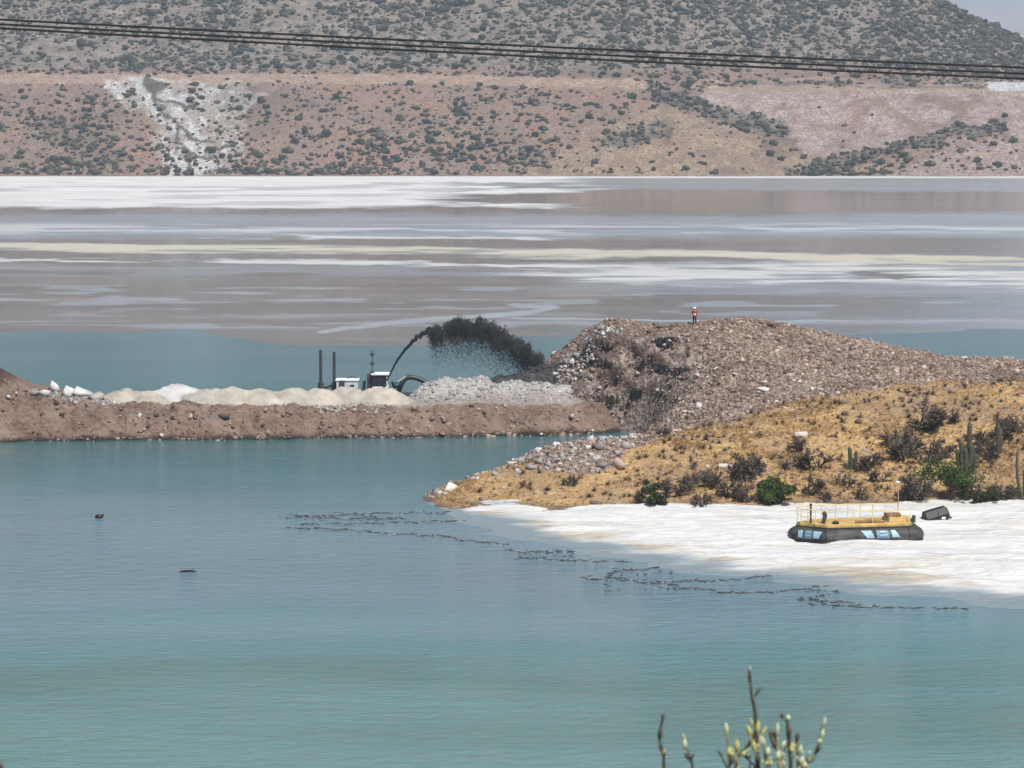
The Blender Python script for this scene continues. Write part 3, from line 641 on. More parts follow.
kind(scatter('bank_stones', RT, np.stack([x, y, z], -1)[k], rng.lognormal(-2.05, .50, k.sum()).clip(.06, .45), M_RUB, tilt=.6), 'stuff')

# sand heaps on the causeway
heaps = [(124, 1.55, 2.2, M_SAND, 'leftmost rounded cream sand heap, with a dark stone on it'), (147, 1.5, 2.0, M_SAND, 'small cream sand heap just left of the whitish heap'),
    (176, 1.7, 2.5, M_SANDW, 'whitish heap standing out among the cream sand heaps'), (204, 1.55, 2.5, M_SANDG, 'greyish sand heap directly right of the whitish heap'),
    (232, 1.6, 2.4, M_SAND, 'cream sand heap second to the right of the whitish heap'), (258, 1.7, 2.6, M_SAND, 'cream sand heap in the middle of the row of heaps'),
    (291, 1.65, 2.5, M_SANDG, 'sand heap in the row left of the two dredge poles'), (319, 1.5, 2.2, M_SAND, 'low sand heap in front of the two dark dredge poles'),
    (347, 1.75, 2.7, M_SANDG, 'broad sand heap in front of the white dredge deckhouse'), (380, 1.75, 2.7, M_SAND, 'pale cream heap at the right end, below the dredge cabin')]
for i, (px, h, r, mat, lab) in enumerate(heaps):
    Yh = 308.0 + .012 * (px - 250) + random.uniform(-.9, 1.6); r *= random.uniform(1.3, 1.6); h *= random.uniform(.82, 1.02); xh = (px - CX) / F * Yh; base = cz(xh, Yh)
    t = np.linspace(0, 2 * np.pi, 40, endpoint=False); q = np.linspace(0, 1, 18)
    T, Q = np.meshgrid(t, q); rr = Q * r * 1.12 * (1 + .22 * (fbm(np.cos(T) * 1.2 + i * 9, np.sin(T) * 1.2, 120) - .5) * 2.2)
    hx = rr * np.cos(T); hy = rr * np.sin(T) * .8; prof = np.cos(Q * np.pi / 2) ** .75 * .88
    hz = h * prof * 1.05 + (fbm(hx * .9 + i * 7, hy * .9, 121, 4) - .5) * 1.25 * (1 - Q) * sst(0, .3, Q) + (fbm(hx * 3 + i * 7, hy * 3, 122, 4) - .5) * .34 * (1 - .6 * Q) - .45 * Q
    Vh = np.stack([hx, hy, hz], -1).reshape(-1, 3); ii = np.arange(18 * 40).reshape(18, 40); jj = np.roll(ii, -1, 1)
    Fh = np.stack([ii[:-1], jj[:-1], jj[1:], ii[1:]], -1).reshape(-1, 4)
    o = mesh_np('sand_heap', Vh, Fh, mat, None, True); o.location = (xh, Yh, base)
    tag(o, lab, 'sand heap', 'dumped sand heaps along the causeway')
q = []
for i in range(900):
    px = random.uniform(105, 402); Yh = random.uniform(303.6, 306.6); xq = (px - CX) / F * Yh; q.append((xq, Yh, cz(xq, Yh) + .02))
kind(scatter('sand_clods', RT, np.array(q), rng.lognormal(-2.0, .5, len(q)).clip(.06, .35), M_SANDG, tilt=.5), 'stuff')
# white rocks at left of the heaps and stones on the bank
for px, row, s, mat, lab in [(31, 395, (1.05, .9, .65), M_SANDG, 'rounded grey boulder, leftmost behind the bank edge'), (43, 394, (.75, .7, .7), M_BLDW, 'small white boulder between the grey one and the tall pointed one'),
    (53, 391, (.85, .8, .95), M_BLDW, 'tall pointed white boulder on the left of the causeway'), (66, 396, (1.3, 1.0, .85), M_BLDW, 'broad white boulder right of the tall pointed one'),
    (81, 396, (1.6, 1.1, .85), M_BLDW, 'widest white boulder heap on the left of the causeway'), (95, 399, (1.35, 1.0, .75), M_SANDG, 'low grey boulder at the right end of the white boulders'),
    (96, 395, (.55, .3, .22), M_BLDD, 'flat black rock lying on top of the low grey boulder'), (121, 396, (.25, .25, .25), M_BLDD, 'dark stone on the leftmost cream heap'),
    (5, 396, (.5, .4, .4), M_BLDW, 'pale rock at the left frame edge on top of the bank'), (14, 394, (.4, .35, .35), M_BLD, 'small pale rock beside the left frame edge'),
    (137, 418, (.45, .35, .45), M_BLDW, 'white angular rock embedded in the reddish bank'), (189, 419, (.5, .4, .4), M_BLDP, 'pinkish rock in the bank left of the darker one'),
    (224, 419, (.6, .5, .5), M_BLDD, 'dark rock jutting out high on the reddish bank'), (162, 416, (.25, .25, .25), M_BLDD, 'small black stone on the reddish bank'),
    (262, 427, (.3, .3, .3), M_BLDD, 'dark stone low on the reddish bank'), (483, 413, (.5, .35, .3), M_BLDD, 'dark stone on the road edge of the causeway'),
    (572, 418, (.6, .4, .4), M_BLDP, 'pinkish block on the bank near the inlet'), (142, 432, (.35, .3, .3), M_BLDW, 'white stone at the waterline of the bank, left one'),
    (160, 437, (.3, .3, .3), M_BLDW, 'white stone at the waterline of the bank, right one')]:
    YY = np.arange(294, 316, .1); xa, ya, za = P(np.full_like(YY, px), np.full_like(YY, row), YY); zt = cause(xa, ya)[0]
    hit = zt >= za; i = int(np.argmax(hit)) if hit.any() else int(np.argmin(np.abs(YY - 307)))
    Yb = YY[i] if hit.any() else 306.0
    xb = (px - CX) / F * Yb; zb = cz(xb, Yb)
    if row < 398 and px > 20: zb = max(zb, 0)
    boulder((xb, Yb, zb + s[2] * (.35 if row > 399 else .32)), s, mat, lab, name='boulder' if s[0] > .35 else 'stone')

# dark slurry bank where the jet lands
xs = np.arange(-6, 9, .15); ys = np.arange(311, 327, .15); X, Y = np.meshgrid(xs, ys); PXs = CX + X / 317 * F
top = np.interp(PXs, [455, 480, 510, 540, 562, 585], [3.0, 4.9, 5.4, 6.3, 7.0, 6.5]); Z = top * np.exp(-((Y - 318.0) / 3.6) ** 4) - .6 + (fbm(X / .8, Y / .8, 131, 4) - .5) * .9
Z = np.where(PXs < 455, -1, Z)
V, Fc, _ = compact(np.stack([X, Y, Z], -1).reshape(-1, 3), grid_faces(*X.shape, keep=Z > -.7))
kind(mesh_np('slurry_bank', V, Fc, M_SLURRY, None, False), 'structure')
ks = np.argwhere((Z > 1.5) & (rng.uniform(0, 1, Z.shape) < .10)); ps_ = np.stack([X, Y, Z], -1)[ks[:, 0], ks[:, 1]]
kind(scatter('slurry_clods', RT, ps_, rng.lognormal(-1.9, .5, len(ps_)).clip(.07, .4), M_SLURRY, tilt=.6), 'stuff')

# ------------------------------------------------------------------ near white crust
ux = np.linspace(425, 1240, 560); rw = np.linspace(494, 640, 300); U, RW = np.meshgrid(ux, rw)
b = (CY - RW) / F; Y = (-H) / (-SP + b * CP) * (CP + b * SP); X = P(U, RW, Y)[0]
lo = np.interp(U, [425, 470, 520, 560, 600, 640, 700, 760, 850, 950, 1040, 1240], [492, 521, 531, 538, 546, 554, 565, 573, 584, 594, 601, 613])
e = lo + 9 - RW + (fbm(X / 5, Y / 3, 141, 4) - .5) * 20
puff = fbm(X / 4.5, Y / 2.0, 142, 5); folds = np.abs(fbm(X / 7, Y / 2.2, 143, 3) - .5) * 2
Zc = np.clip(.012 * e, -.15, .30) + sst(2, 25, e) * ((puff - .5) * .45 + (.35 - np.minimum(folds, .35)) * -.55)
Zc = np.where(e > 3, np.maximum(Zc, .012), Zc)
pz_ = penz(X, Y)[0]; Zc = np.where(pz_ > .25, -.3, Zc)
stain = sst(26, 15, e) * sst(6, 14, e) * sst(.42, .6, fbm(X / 6, Y / 2.0, 144)) ; stain = np.maximum(stain, (1 - sst(1.0, 3.0, np.minimum(dline(U, RW + (puff - .5) * 8, [(640,549),(680,552),(705,556)]), dline(U, RW + (puff - .5) * 12, [(770,574),(830,572),(900,569),(940,567)])))) * .8 * sst(.36, .56, fbm(X / 4, Y / 1.6, 147)))
thin = np.clip(sst(19, 5, e + (fbm(X / 3, Y / 1.5, 146) - .5) * 9) + .6 * sst(580, 470, U) * sst(.38, .62, fbm(X / 5, Y / 2, 145)), 0, 1)
zc = np.stack([stain.ravel(), thin.ravel(), 0 * stain.ravel(), np.ones(U.size)], -1)
V, Fc, at = compact(np.stack([X, Y, Zc], -1).reshape(-1, 3), grid_faces(*U.shape, keep=Zc > -.14), {'zone': zc})
kind(mesh_np('white_tailings_flat', V, Fc, M_CRUST, None, True, at), 'structure')

# floating debris strands
strands = [[(279,518),(320,516),(400,513),(450,513)], [(288,515),(330,519),(405,519)], [(302,525),(400,523),(457,521),(520,519),(590,518),(680,517)],
    [(286,528),(349,530),(384,534),(411,535),(452,537),(458,541),(493,543),(510,545)], [(505,550),(519,552),(545,553),(575,551)], [(519,557),(570,561),(632,562)],
    [(583,579),(605,580),(615,572),(640,570),(660,568)], [(606,577),(640,582),(680,586)], [(650,582),(727,581),(777,575)], [(714,593),(768,593),(832,586)], [(809,597),(827,606),(880,608),(967,609)], [(660,588),(714,590)], [(800,600),(860,604)]]
L, S = [], []
for sd in strands:
    for (x0, y0), (x1, y1) in zip(sd[:-1], sd[1:]):
        nn = int(max(3, math.hypot(x1 - x0, (y1 - y0) * 2) / 1.3))
        for k in range(nn):
            t = (k + random.random()) / nn
            if math.sin(t * 19 + x0) + random.random() * 1.6 < -.1: continue
            q = x0 + (x1 - x0) * t; r = y0 + (y1 - y0) * t + random.gauss(0, .35) + (2.0 * math.sin(q * .21 + y0) + 1.2 * math.sin(q * .53))*.3
            x, y = G(q, r); L.append((x, y, .05)); S.append((random.uniform(.10, .30), random.uniform(.05, .10), random.uniform(.02, .06)))
for _ in range(130):
    q, r = random.choice([(random.uniform(290, 405), random.uniform(512, 522)), (random.uniform(515, 575), random.uniform(549, 562)), (random.uniform(590, 700), random.uniform(568, 592)), (random.uniform(800, 840), random.uniform(590, 606))])
    x, y = G(q, r); L.append((x, y, .03)); S.append((random.uniform(.1, .3), .08, random.uniform(.03, .08)))
kind(scatter('floating_debris', RT, np.array(L), np.array(S), M_DEB, tilt=.1), 'stuff')
x, y = G(99, 518); o = MB().ell((0, 0, .12), (.34, .2, .2)).ell((.3, 0, .24), (.12, .1, .1)).build('float', M_BLACK, smooth=True, loc=(x, y, 0)); tag(o, 'small dark rounded float alone on the open water at left', 'float')
x, y = G(188, 572); mb = MB().tube([(-.62, 0, .04), (-.2, .03, .07), (.25, 0, .07), (.62, -.05, .03)], [.04, .09, .08, .03], 7); mb.tube([(.2, 0, .08), (.32, .05, .2)], [.03, .02], 5)
tag(mb.build('driftwood', M_BLACK, loc=(x, y, 0)), 'thin dark piece of driftwood floating low on the open water', 'driftwood')

# ------------------------------------------------------------------ hovercraft raft
x, y = G(856, 541); rt = empty('hovercraft', (x, y + .6, .12), R(10))
tag(rt, 'black rubber-skirted hovercraft with a yellow railed deck on the white flat', 'hovercraft')
plan = [(-3.3, -2.4), (4.3, -2.4), (5.15, -1.3), (5.15, 1.2), (4.3, 2.4), (-3.6, 2.4), (-5.15, 1.0), (-5.15, -.5)]
def ring(ins, z, lift=0, cut=None):
    cx, cy = .0, 0; out = []
    for i, (u, v) in enumerate(plan):
        L_ = math.hypot(u, v); out.append((u - math.copysign(min(ins, abs(u)), u), v - math.copysign(min(ins, abs(v)), v), z))
    return out
def rrings(spec):
    res = []
    for ins, z in spec:
        r0 = ring(ins, z); out = []
        for i, p in enumerate(r0):                      # round the corners a little
            a, b2 = Vector(r0[i - 1]), Vector(r0[(i + 1) % len(r0)]); p = Vector(p)
            out += [p + (a - p).normalized() * .28, p + (a - p).normalized() * .06 + (b2 - p).normalized() * .06, p + (b2 - p).normalized() * .28]
        res.append(out)
    return res
MB().loft(rrings([(.35, -.15), (.10, .06), (0, .30), (.03, .55), (.16, .80), (.38, .98), (.62, 1.06)])).build('skirt', M_SKIRT, rt, smooth=True)
MB().loft(rrings([(.02, .03), (-.05, .09), (.02, .15)])).build('skirt_bead', M_BLACK, rt, smooth=True)
MB().loft(rrings([(.60, 1.05), (.55, 1.10), (.55, 1.30), (.62, 1.36)])).build('deck', M_YEL, rt)
MB().loft(rrings([(.54, 1.03), (.50, 1.06), (.50, 1.12), (.54, 1.14)])).build('rubbing_strip', M_STEEL, rt)
# seams on the skirt
for u in (-3.0, .9, 3.6):
    MB().tube([(u, -2.05, 1.0), (u, -2.27, .8), (u, -2.40, .55), (u, -2.42, .3), (u, -2.32, .06)], .035, 5).build('skirt_seam', M_BLACK, rt)
def panel(c0, c1, z0, z1, skew, mat, side):
    """thin marking moulded on the sloping upper skirt"""
    def pt(s, z):
        ins = np.interp(z, [.3, .55, .8, .98], [0, .03, .16, .38]); a = side[0]; b2 = side[1]
        d = Vector((b2[0] - a[0], b2[1] - a[1], 0)).normalized(); nrm = Vector((d.y, -d.x, 0))
        q = Vector((a[0], a[1], 0)) + d * s - nrm * (ins * 1.0 - .03); return (q.x, q.y, z)
    n = 5; v = []; zz_ = np.linspace(z0, z1, n)
    for k, z in enumerate(zz_):
        t = k / (n - 1); v += [pt(c0 + skew[0] * t, z), pt(c1 + skew[1] * t, z)]
    mb = MB().add(v, [(2*k, 2*k+1, 2*k+3, 2*k+2) for k in range(n - 1)]); return mb.build('side_marking', mat, rt)
S1 = [(-3.3, -2.4), (4.3, -2.4)]; S2 = [(-5.15, -.5), (-3.3, -2.4)]
panel(3.55, 4.15, .34, .90, (-.45, -.25), M_LBLUE, S1); panel(4.30, 5.35, .30, .90, (0, -.1), M_BLUE, S1); panel(5.55, 6.2, .36, .90, (-.1, -.4), M_LBLUE, S1)
panel(4.52, 5.18, .50, .84, (.05, -.1), M_LBLUE, S1)
panel(.55, .95, .34, .88, (-.1, -.1), M_LBLUE, S2); panel(1.05, 1.75, .30, .90, (0, -.05), M_BLUE, S2); panel(1.85, 2.35, .36, .88, (-.05, .2), M_LBLUE, S2); panel(1.2, 1.6, .48, .8, (0, 0), M_LBLUE, S2)
# railing
rl = MB(); path = [(3.9, 1.7), (-3.3, 1.7), (-4.4, .8), (-4.4, -.3), (-3.5, -1.2)]
top = [(u, v, 2.42) for u, v in path]; mid = [(u, v, 1.9) for u, v in path]
rl.tube(top, .035, 6); rl.tube(mid, .028, 6); rl.build('hand_rail', M_RAIL, rt)
for u, v in [(3.9, 1.7), (2.9, 1.7), (1.9, 1.7), (.9, 1.7), (-.1, 1.7), (-1.1, 1.7), (-2.2, 1.7), (-3.3, 1.7), (-4.4, .8), (-4.4, -.3), (-3.5, -1.2)]:
    MB().tube([(u, v, 1.33), (u, v, 2.42)], .032, 6).build('rail_post', M_RAIL, rt)
nr = MB().tube([(3.9, -1.5, 2.3), (-.6, -1.5, 2.3)], .025, 6); nr.build('hand_rail', M_RAIL, rt)
for u in (3.9, 2.4, .9, -.6): MB().tube([(u, -1.5, 1.33), (u, -1.5, 2.3)], .026, 6).build('rail_post', M_RAIL, rt)
MB().tube([(-3.75, -.7, 1.3), (-3.75, -.7, 2.75)], .08, 8).ell((-3.75, -.7, 2.8), (.12, .12, .1)).build('bollard_post', M_STEEL, rt)
MB().box((-2.75, -1.0, 1.75), (.25, .25, .7), ry=.25).ell((-2.75, -1.0, 2.1), (.18, .16, .22)).build('control_stand', M_STEEL, rt)
MB().ell((-2.0, -1.5, 1.42), (.28, .2, .22)).build('black_bag', M_BLACK, rt)
mb = MB(); mb.tube([(-.4, -1.2, 1.42), (.1, -1.35, 1.46), (.7, -1.2, 1.5), (1.3, -1.35, 1.44), (2.0, -1.2, 1.42)], [.08, .13, .16, .12, .06], 7); mb.tube([(.3, -.9, 1.42), (.9, -1.0, 1.52), (1.5, -.9, 1.42)], .1, 6)
mb.build('rope_bundle', M_BROWN, rt)
cs = MB(); cs.loft([[(2.3, -1.2, 1.36), (4.3, -1.2, 1.36), (4.3, .8, 1.36), (2.3, .8, 1.36)], [(2.4, -1.1, 1.62), (4.3, -1.15, 1.58), (4.3, .8, 1.58), (2.4, .7, 1.62)], [(2.6, -.9, 1.70), (4.15, -1.0, 1.64), (4.1, .6, 1.64), (2.6, .5, 1.70)]])
cs.build('engine_cover', M_YEL, rt); MB().box((2.9, -.2, 1.82), (1.1, .9, .22)).build('engine_grille', M_BROWN, rt)
MB().box((4.25, -1.35, 1.62), (.22, .22, .5)).build('corner_bitt', M_STEEL, rt)
# dark tank
x, y = G(937, 522); tk = empty('tank', (x, y, .1), R(14)); tag(tk, 'tilted black box-shaped tank half sunk in the white flat behind the hovercraft', 'tank')
prof = [(-.55, -.1), (.55, -.1), (.62, .35), (.2, .78), (-.25, .72), (-.6, .3)]
M3 = Matrix.Rotation(R(-14), 3, 'Y')
rings_ = []
for u, s in ((-1.05, .86), (-.95, 1.0), (.0, 1.02), (.85, 1.0), (.98, .88)):
    rings_.append([M3 @ Vector((u, p * s, q * s * 1.15 + .12)) for p, q in prof])
MB().loft(rings_).build('tank_body', M_BLACK, tk)
MB().box((.30, -.66, .30), (.32, .03, .18), rz=0).build('white_patch', M_WHITE, tk); MB().tube([(1.0, 0, .25), (1.25, 0, .2)], .07, 7).build('outlet', M_BLACK, tk)
MB().tube([(-.1, -.62, -.05), (-.1, -.7, .45), (-.1, -.2, .95)], .035, 5).build('strap', M_STEEL, tk)
# marker pole
x, y = G(898, 511); mp = empty('marker_pole', (x, y, 0)); tag(mp, 'thin reddish marker pole with a white top on the shore behind the hovercraft', 'pole')
MB().tube([(0, 0, -.2), (.02, 0, 1.0), (-.03, 0, 2.35)], .035, 7).build('pole', M_POLE, mp); MB().box((-.03, 0, 2.42), (.26, .06, .13)).build('white_top', M_WHITE, mp)

# ------------------------------------------------------------------ dredge
YD = 335.0
def dz(row): return float(P(0, row, YD)[2])
def dx(px): return (px - CX) / F * YD * 1.0
x0 = dx(372); dr = empty('dredge', (x0, YD, 0)); tag(dr, 'dark working dredge with white cabin and two tall poles behind the sand heaps', 'dredge')
def rx_(px): return dx(px) - x0
MB().loft([[(rx_(313), -2.2, -.4), (rx_(432), -2.2, -.4), (rx_(432), 2.2, -.4), (rx_(313), 2.2, -.4)], [(rx_(311), -2.3, 1.1), (rx_(434), -2.3, 1.1), (rx_(434), 2.3, 1.1), (rx_(311), 2.3, 1.1)], [(rx_(313), -2.2, 1.3), (rx_(432), -2.2, 1.3), (rx_(432), 2.2, 1.3), (rx_(313), 2.2, 1.3)]]).build('hull', M_STEEL, dr)
for px, row in ((320, 350), (333.6, 352)):
    s = MB().tube([(rx_(px), 0, -2), (rx_(px), 0, dz(row))], .17, 9).build('spud_pole', M_STEEL, dr); MB().tube([(rx_(px), 0, 1.2), (rx_(px), 0, 2.6)], [.36, .30], 8).build('collar', M_STEEL, s)
MB().box((rx_(326), .4, 2.0), (1.9, .5, .25), ry=-.25).build('spud_frame', M_STEEL, dr)
dh = MB().box((rx_(347), 0, (1.3 + dz(380)) / 2), (2.4, 2.2, dz(380) - 1.3)).build('deckhouse', M_CABW, dr); MB().box((rx_(347), 0, dz(380) + .06), (2.6, 2.4, .12)).build('roof', M_WHITE, dh)
MB().box((rx_(341.7), -1.12, 2.1), (.3, .06, 1.1)).build('door', M_GLASS, dh); MB().box((rx_(352), -1.12, 2.2), (.45, .06, .45)).build('window', M_GLASS, dh)
MB().box((rx_(342), -1.2, 2.2), (.55, .2, 1.4)).tube([(rx_(342), .6, 2.6), (rx_(350), .6, 3.25), (rx_(360), .6, 2.8)], [.05, .07, .05], 6).build('stowed_boom', M_STEEL, dr)
cb = MB().box((rx_(380), 0, (1.3 + 2.2) / 2), (1.75, 2.0, .9)).build('cabin', M_WHITE, dr)
MB().box((rx_(380), 0, 2.85), (1.6, 1.9, 1.3)).build('cabin_glazing', M_GLASS, cb); MB().box((rx_(380), 0, 3.58), (2.0, 2.3, .16)).build('roof', M_WHITE, cb)
for u in (-.78, -.1, .78): MB().box((rx_(380) + u, -.98, 2.85), (.1, .08, 1.3)).build('window_post', M_STEEL if u < .5 else M_WHITE, cb)
MB().box((rx_(370), 0, 2.4), (.75, 1.2, 2.2)).build('engine_housing', M_STEEL, dr)
mt = MB().tube([(rx_(372), -.4, 1.3), (rx_(372), -.4, dz(350))], [.07, .04], 7).build('mast', M_STEEL, dr)
for r in (354, 363, 372): MB().ell((rx_(372), -.4, dz(r)), (.24, .2, .22)).build('mast_lamp', M_STEEL, mt)
MB().tube([(rx_(369.5), -.4, dz(351)), (rx_(372), -.4, dz(351))], .04, 5).build('antenna', M_STEEL, mt)
MB().box((rx_(363), .3, 2.0), (.35, .6, 1.5), ry=.1).build('winch', M_STEEL, dr)
def curve(pts, n=24):
    P_ = [Vector(p) for p in pts]; out = []
    for i in range(len(P_) - 1):
        a, b, c, d = P_[max(i-1, 0)], P_[i], P_[i+1], P_[min(i+2, len(P_)-1)]
        for k in range(n // (len(P_) - 1) + 1):
            t = k / (n // (len(P_) - 1) + 1); out.append(.5 * ((2*b) + (c-a)*t + (2*a-5*b+4*c-d)*t*t + (3*b-a-3*c+d)*t**3))
    return out + [P_[-1]]
hp_ = [(rx_(398), -1, 1.5), (rx_(402), -1, dz(382)), (rx_(407), -1, dz(377)), (rx_(415), -1, dz(377)), (rx_(424), -1, dz(381)), (rx_(432), -1, 1.5)]
MB().tube(curve(hp_), .28, 8).build('discharge_hose', M_HOSE, dr, smooth=True)
MB().tube([(rx_(394), -1.2, dz(383.5)), (rx_(406), -1.2, dz(375.5))], .11, 6).build('lifting_arm', M_GREY, dr)
MB().tube(curve([(rx_(392), -.8, dz(381)), (rx_(394), -.8, dz(386)), (rx_(400), -.8, dz(385)), (rx_(405), -.8, dz(380))]), .16, 7).build('arm_bracket', M_HOSE, dr)
MB().tube([(rx_(380), -1.1, 1.4), (rx_(386), -1.0, dz(382))], [.14, .10], 7).build('nozzle', M_STEEL, dr)

# slurry jet ---------------------------------------------------------
jp = [(386, 382), (393, 368), (401, 355), (410, 344), (420, 335.5), (430, 330), (443, 326), (455, 323.5), (468, 322.5), (482, 325), (495, 330), (508, 337), (520, 345), (530, 352), (541, 358)]
dist = np.linspace(334.2, 319, len(jp)); path = []
for (px, row), Yj in zip(jp, dist):
    a, b_, c = P(px, row, Yj); path.append(Vector((float(a), float(b_), float(c))))
cv = curve(path, 280); nC = len(cv)
jm = MB(); k1 = int(nC * .36)
jm.tube([cv[i] + Vector((random.gauss(0, .02), 0, random.gauss(0, .03 + .10 * i / k1))) for i in range(0, k1, 3)], [.08 + .20 * (i / k1) ** 1.2 for i in range(0, k1, 3)], 7)
VV = [np.array(jm.v)]; FF = [np.array([f if len(f) == 3 else (f[0], f[1], f[2]) for f in jm.f if len(f) == 4] + [(f[0], f[2], f[3]) for f in jm.f if len(f) == 4])]; off = len(jm.v)
JT = [rockify(ICO1, 400 + i, .9, 1.0) for i in range(6)]
def blob(c, s, seed):
    global off
    V, Fc = JT[seed % 6]; V = V * np.array(s) + np.array(c); VV.append(V); FF.append(Fc + off); off += len(V)
OCT = (np.array([(1,0,0),(-1,0,0),(0,1,0),(0,-1,0),(0,0,1),(0,0,-1)], float), np.array([(0,2,4),(2,1,4),(1,3,4),(3,0,4),(2,0,5),(1,2,5),(3,1,5),(0,3,5)]))
puffs = []
for k in range(64):                                       # torn clots of slurry strung along the arc
    t = .24 + .75 * (k + random.uniform(-.6, .6)) / 64; i = max(0, min(nC - 1, int(t * (nC - 1)))); w = np.interp(t, [.22, .32, .40, .55, .7, .9, 1], [.06, .13, .27, .48, .54, .54, .40])
    puffs.append((cv[i] + Vector((random.gauss(0, .2), random.gauss(0, .4), random.gauss(.05, .55) * w)), w * random.uniform(.4, 1.1)))
for c, w in puffs:
    for _ in range(int(36 + 44 * w)):
        d = Vector((random.gauss(0, 1), random.gauss(0, 1), random.gauss(0, 1))).normalized() * (random.random() ** .45) * w * 1.15
        if d.z > 0: d.z *= random.uniform(.7, 1.5)
        s = random.uniform(.03, .12) * (.5 + .6 * w); blob(c + d, (s, s, s * random.uniform(1.4, 3.4)), random.randint(0, 99))
NV = 70000; fl = []
for _ in range(NV):                                       # falling veils of finer drops under each clot
    c, w = random.choice(puffs); fall = random.expovariate(1) * 1.15 * (.5 + w)
    p_ = c + Vector((random.gauss(0, .22) + fall * random.uniform(-.1, .45), random.gauss(0, .6), -fall + random.gauss(0, .15)))
    if p_.z > 3.0 and c.x > cv[int(nC * .36)].x: fl.append((p_.x, p_.y, p_.z, random.uniform(.012, .036)))
fl = np.array(fl); sc_ = fl[:, 3:4] * np.array([[1, 1, 2.2]]); vv_ = OCT[0][None] * sc_[:, None] + fl[:, None, :3]
VV.append(vv_.reshape(-1, 3)); FF.append((OCT[1][None] + (np.arange(len(fl)) * 6)[:, None, None]).reshape(-1, 3) + off); off += 6 * len(fl)
jo = mesh_np('slurry_jet', np.concatenate(VV), np.concatenate(FF), M_SLURRY)
kind(jo, 'stuff')

# ------------------------------------------------------------------ person on the mound
px_, row_ = 694.5, 324.5
x, y, z = on_pen(px_, row_); z = pz(x, y)
pe = empty('person', (x, y, z - .02), R(-20)); tag(pe, 'person in white helmet and red jacket standing on top of the mound', 'person')
def skin(name, pts, edges, rad, mat, parent, sub=2):
    me = bpy.data.meshes.new(name); me.from_pydata(pts, edges, []); o = link(bpy.data.objects.new(name, me), parent)
    md = o.modifiers.new('s', 'SKIN'); md.use_smooth_shade = True
    for i, r in enumerate(rad): me.skin_vertices[0].data[i].radius = (r, r) if not hasattr(r, '__len__') else r
    me.skin_vertices[0].data[0].use_root = True
    ss = o.modifiers.new('ss', 'SUBSURF'); ss.levels = ss.render_levels = sub
    me.materials.append(mat); return o
SK = [(0,0,.98),(0,0,1.18),(0,0,1.40),(0,-.01,1.52),(0,-.02,1.66),
      (.10,0,.92),(.12,.01,.50),(.13,.03,.09),(.13,-.13,.04),(-.10,0,.92),(-.11,-.02,.50),(-.12,0,.09),(-.12,-.16,.04),
      (.19,0,1.40),(.25,.02,1.13),(.20,-.16,.98),(.17,-.24,.94),(-.19,0,1.40),(-.25,.02,1.13),(-.20,-.16,.98),(-.17,-.24,.94)]
SE = [(0,1),(1,2),(2,3),(3,4),(0,5),(5,6),(6,7),(7,8),(0,9),(9,10),(10,11),(11,12),(2,13),(13,14),(14,15),(15,16),(2,17),(17,18),(18,19),(19,20)]
skin('body', SK, SE, [.13,.125,.14,.055,.095,.085,.06,.042,.04,.085,.06,.042,.04,.06,.045,.033,.035,.06,.045,.033,.035], M_SKIN, pe)
skin('jacket', [(0,0,.94),(0,0,1.18),(0,0,1.41),(0,-.005,1.49),(.20,0,1.40),(.26,.02,1.13),(.215,-.14,1.0),(-.20,0,1.40),(-.26,.02,1.13),(-.215,-.14,1.0)],
     [(0,1),(1,2),(2,3),(2,4),(4,5),(5,6),(2,7),(7,8),(8,9)], [.175,.165,.175,.085,.085,.07,.058,.085,.07,.058], M_ORANGE, pe)
skin('trousers', [(0,0,.96),(.10,0,.88),(.12,.01,.50),(.13,.03,.12),(-.10,0,.88),(-.11,-.02,.50),(-.12,0,.12)], [(0,1),(1,2),(2,3),(0,4),(4,5),(5,6)], [.15,.11,.085,.07,.11,.085,.07], M_TROU, pe)
bt = MB(); bt.loft([[(.19*math.cos(t), .18*math.sin(t), z0) for t in np.linspace(0, 6.283, 15)[:-1]] for z0 in (1.02, 1.04, 1.17, 1.19)]); bt.build('reflective_band', M_REFL, pe)
hl = MB(); hl.ell((0, -.02, 1.74), (.145, .165, .13), nu=14, nv=8); hl.loft([[(.17*math.cos(t), -.04+.20*math.sin(t), z0) for t in np.linspace(0, 6.283, 17)[:-1]] for z0 in (1.715, 1.735)]); hl.build('helmet', M_WHITE, pe, smooth=True)
fc = MB(); fc.ell((0, -.125, 1.635), (.016, .022, .026)); fc.build('nose', M_SKIN, pe)
for s in (-1, 1):
    MB().ell((.035 * s, -.108, 1.665), (.012, .01, .01)).build('eye', M_TROU, pe); MB().ell((.10 * s, -.01, 1.65), (.012, .025, .035)).build('ear', M_SKIN, pe)
    MB().ell((.13 if s > 0 else -.12, -.06 if s > 0 else -.09, .05), (.055, .14, .06)).build('boot', M_STEEL, pe, smooth=True)
    hd = MB(); hx = .17 * s; hd.ell((hx, -.25, .935), (.035, .05, .025))
    for k in range(4): hd.tube([(hx - s*.024 + s*.016 * k, -.28, .935), (hx - s*.03 + s*.016 * k, -.335 - .006*(k in (1, 2)), .925), (hx - s*.035 + s*.015*k, -.35, .90)], [.009, .008, .007], 5)
    hd.tube([(hx - s*.03, -.24, .94), (hx - s*.06, -.28, .94), (hx - s*.065, -.31, .93)], [.011, .009, .007], 5); hd.build('hand', M_SKIN, pe)

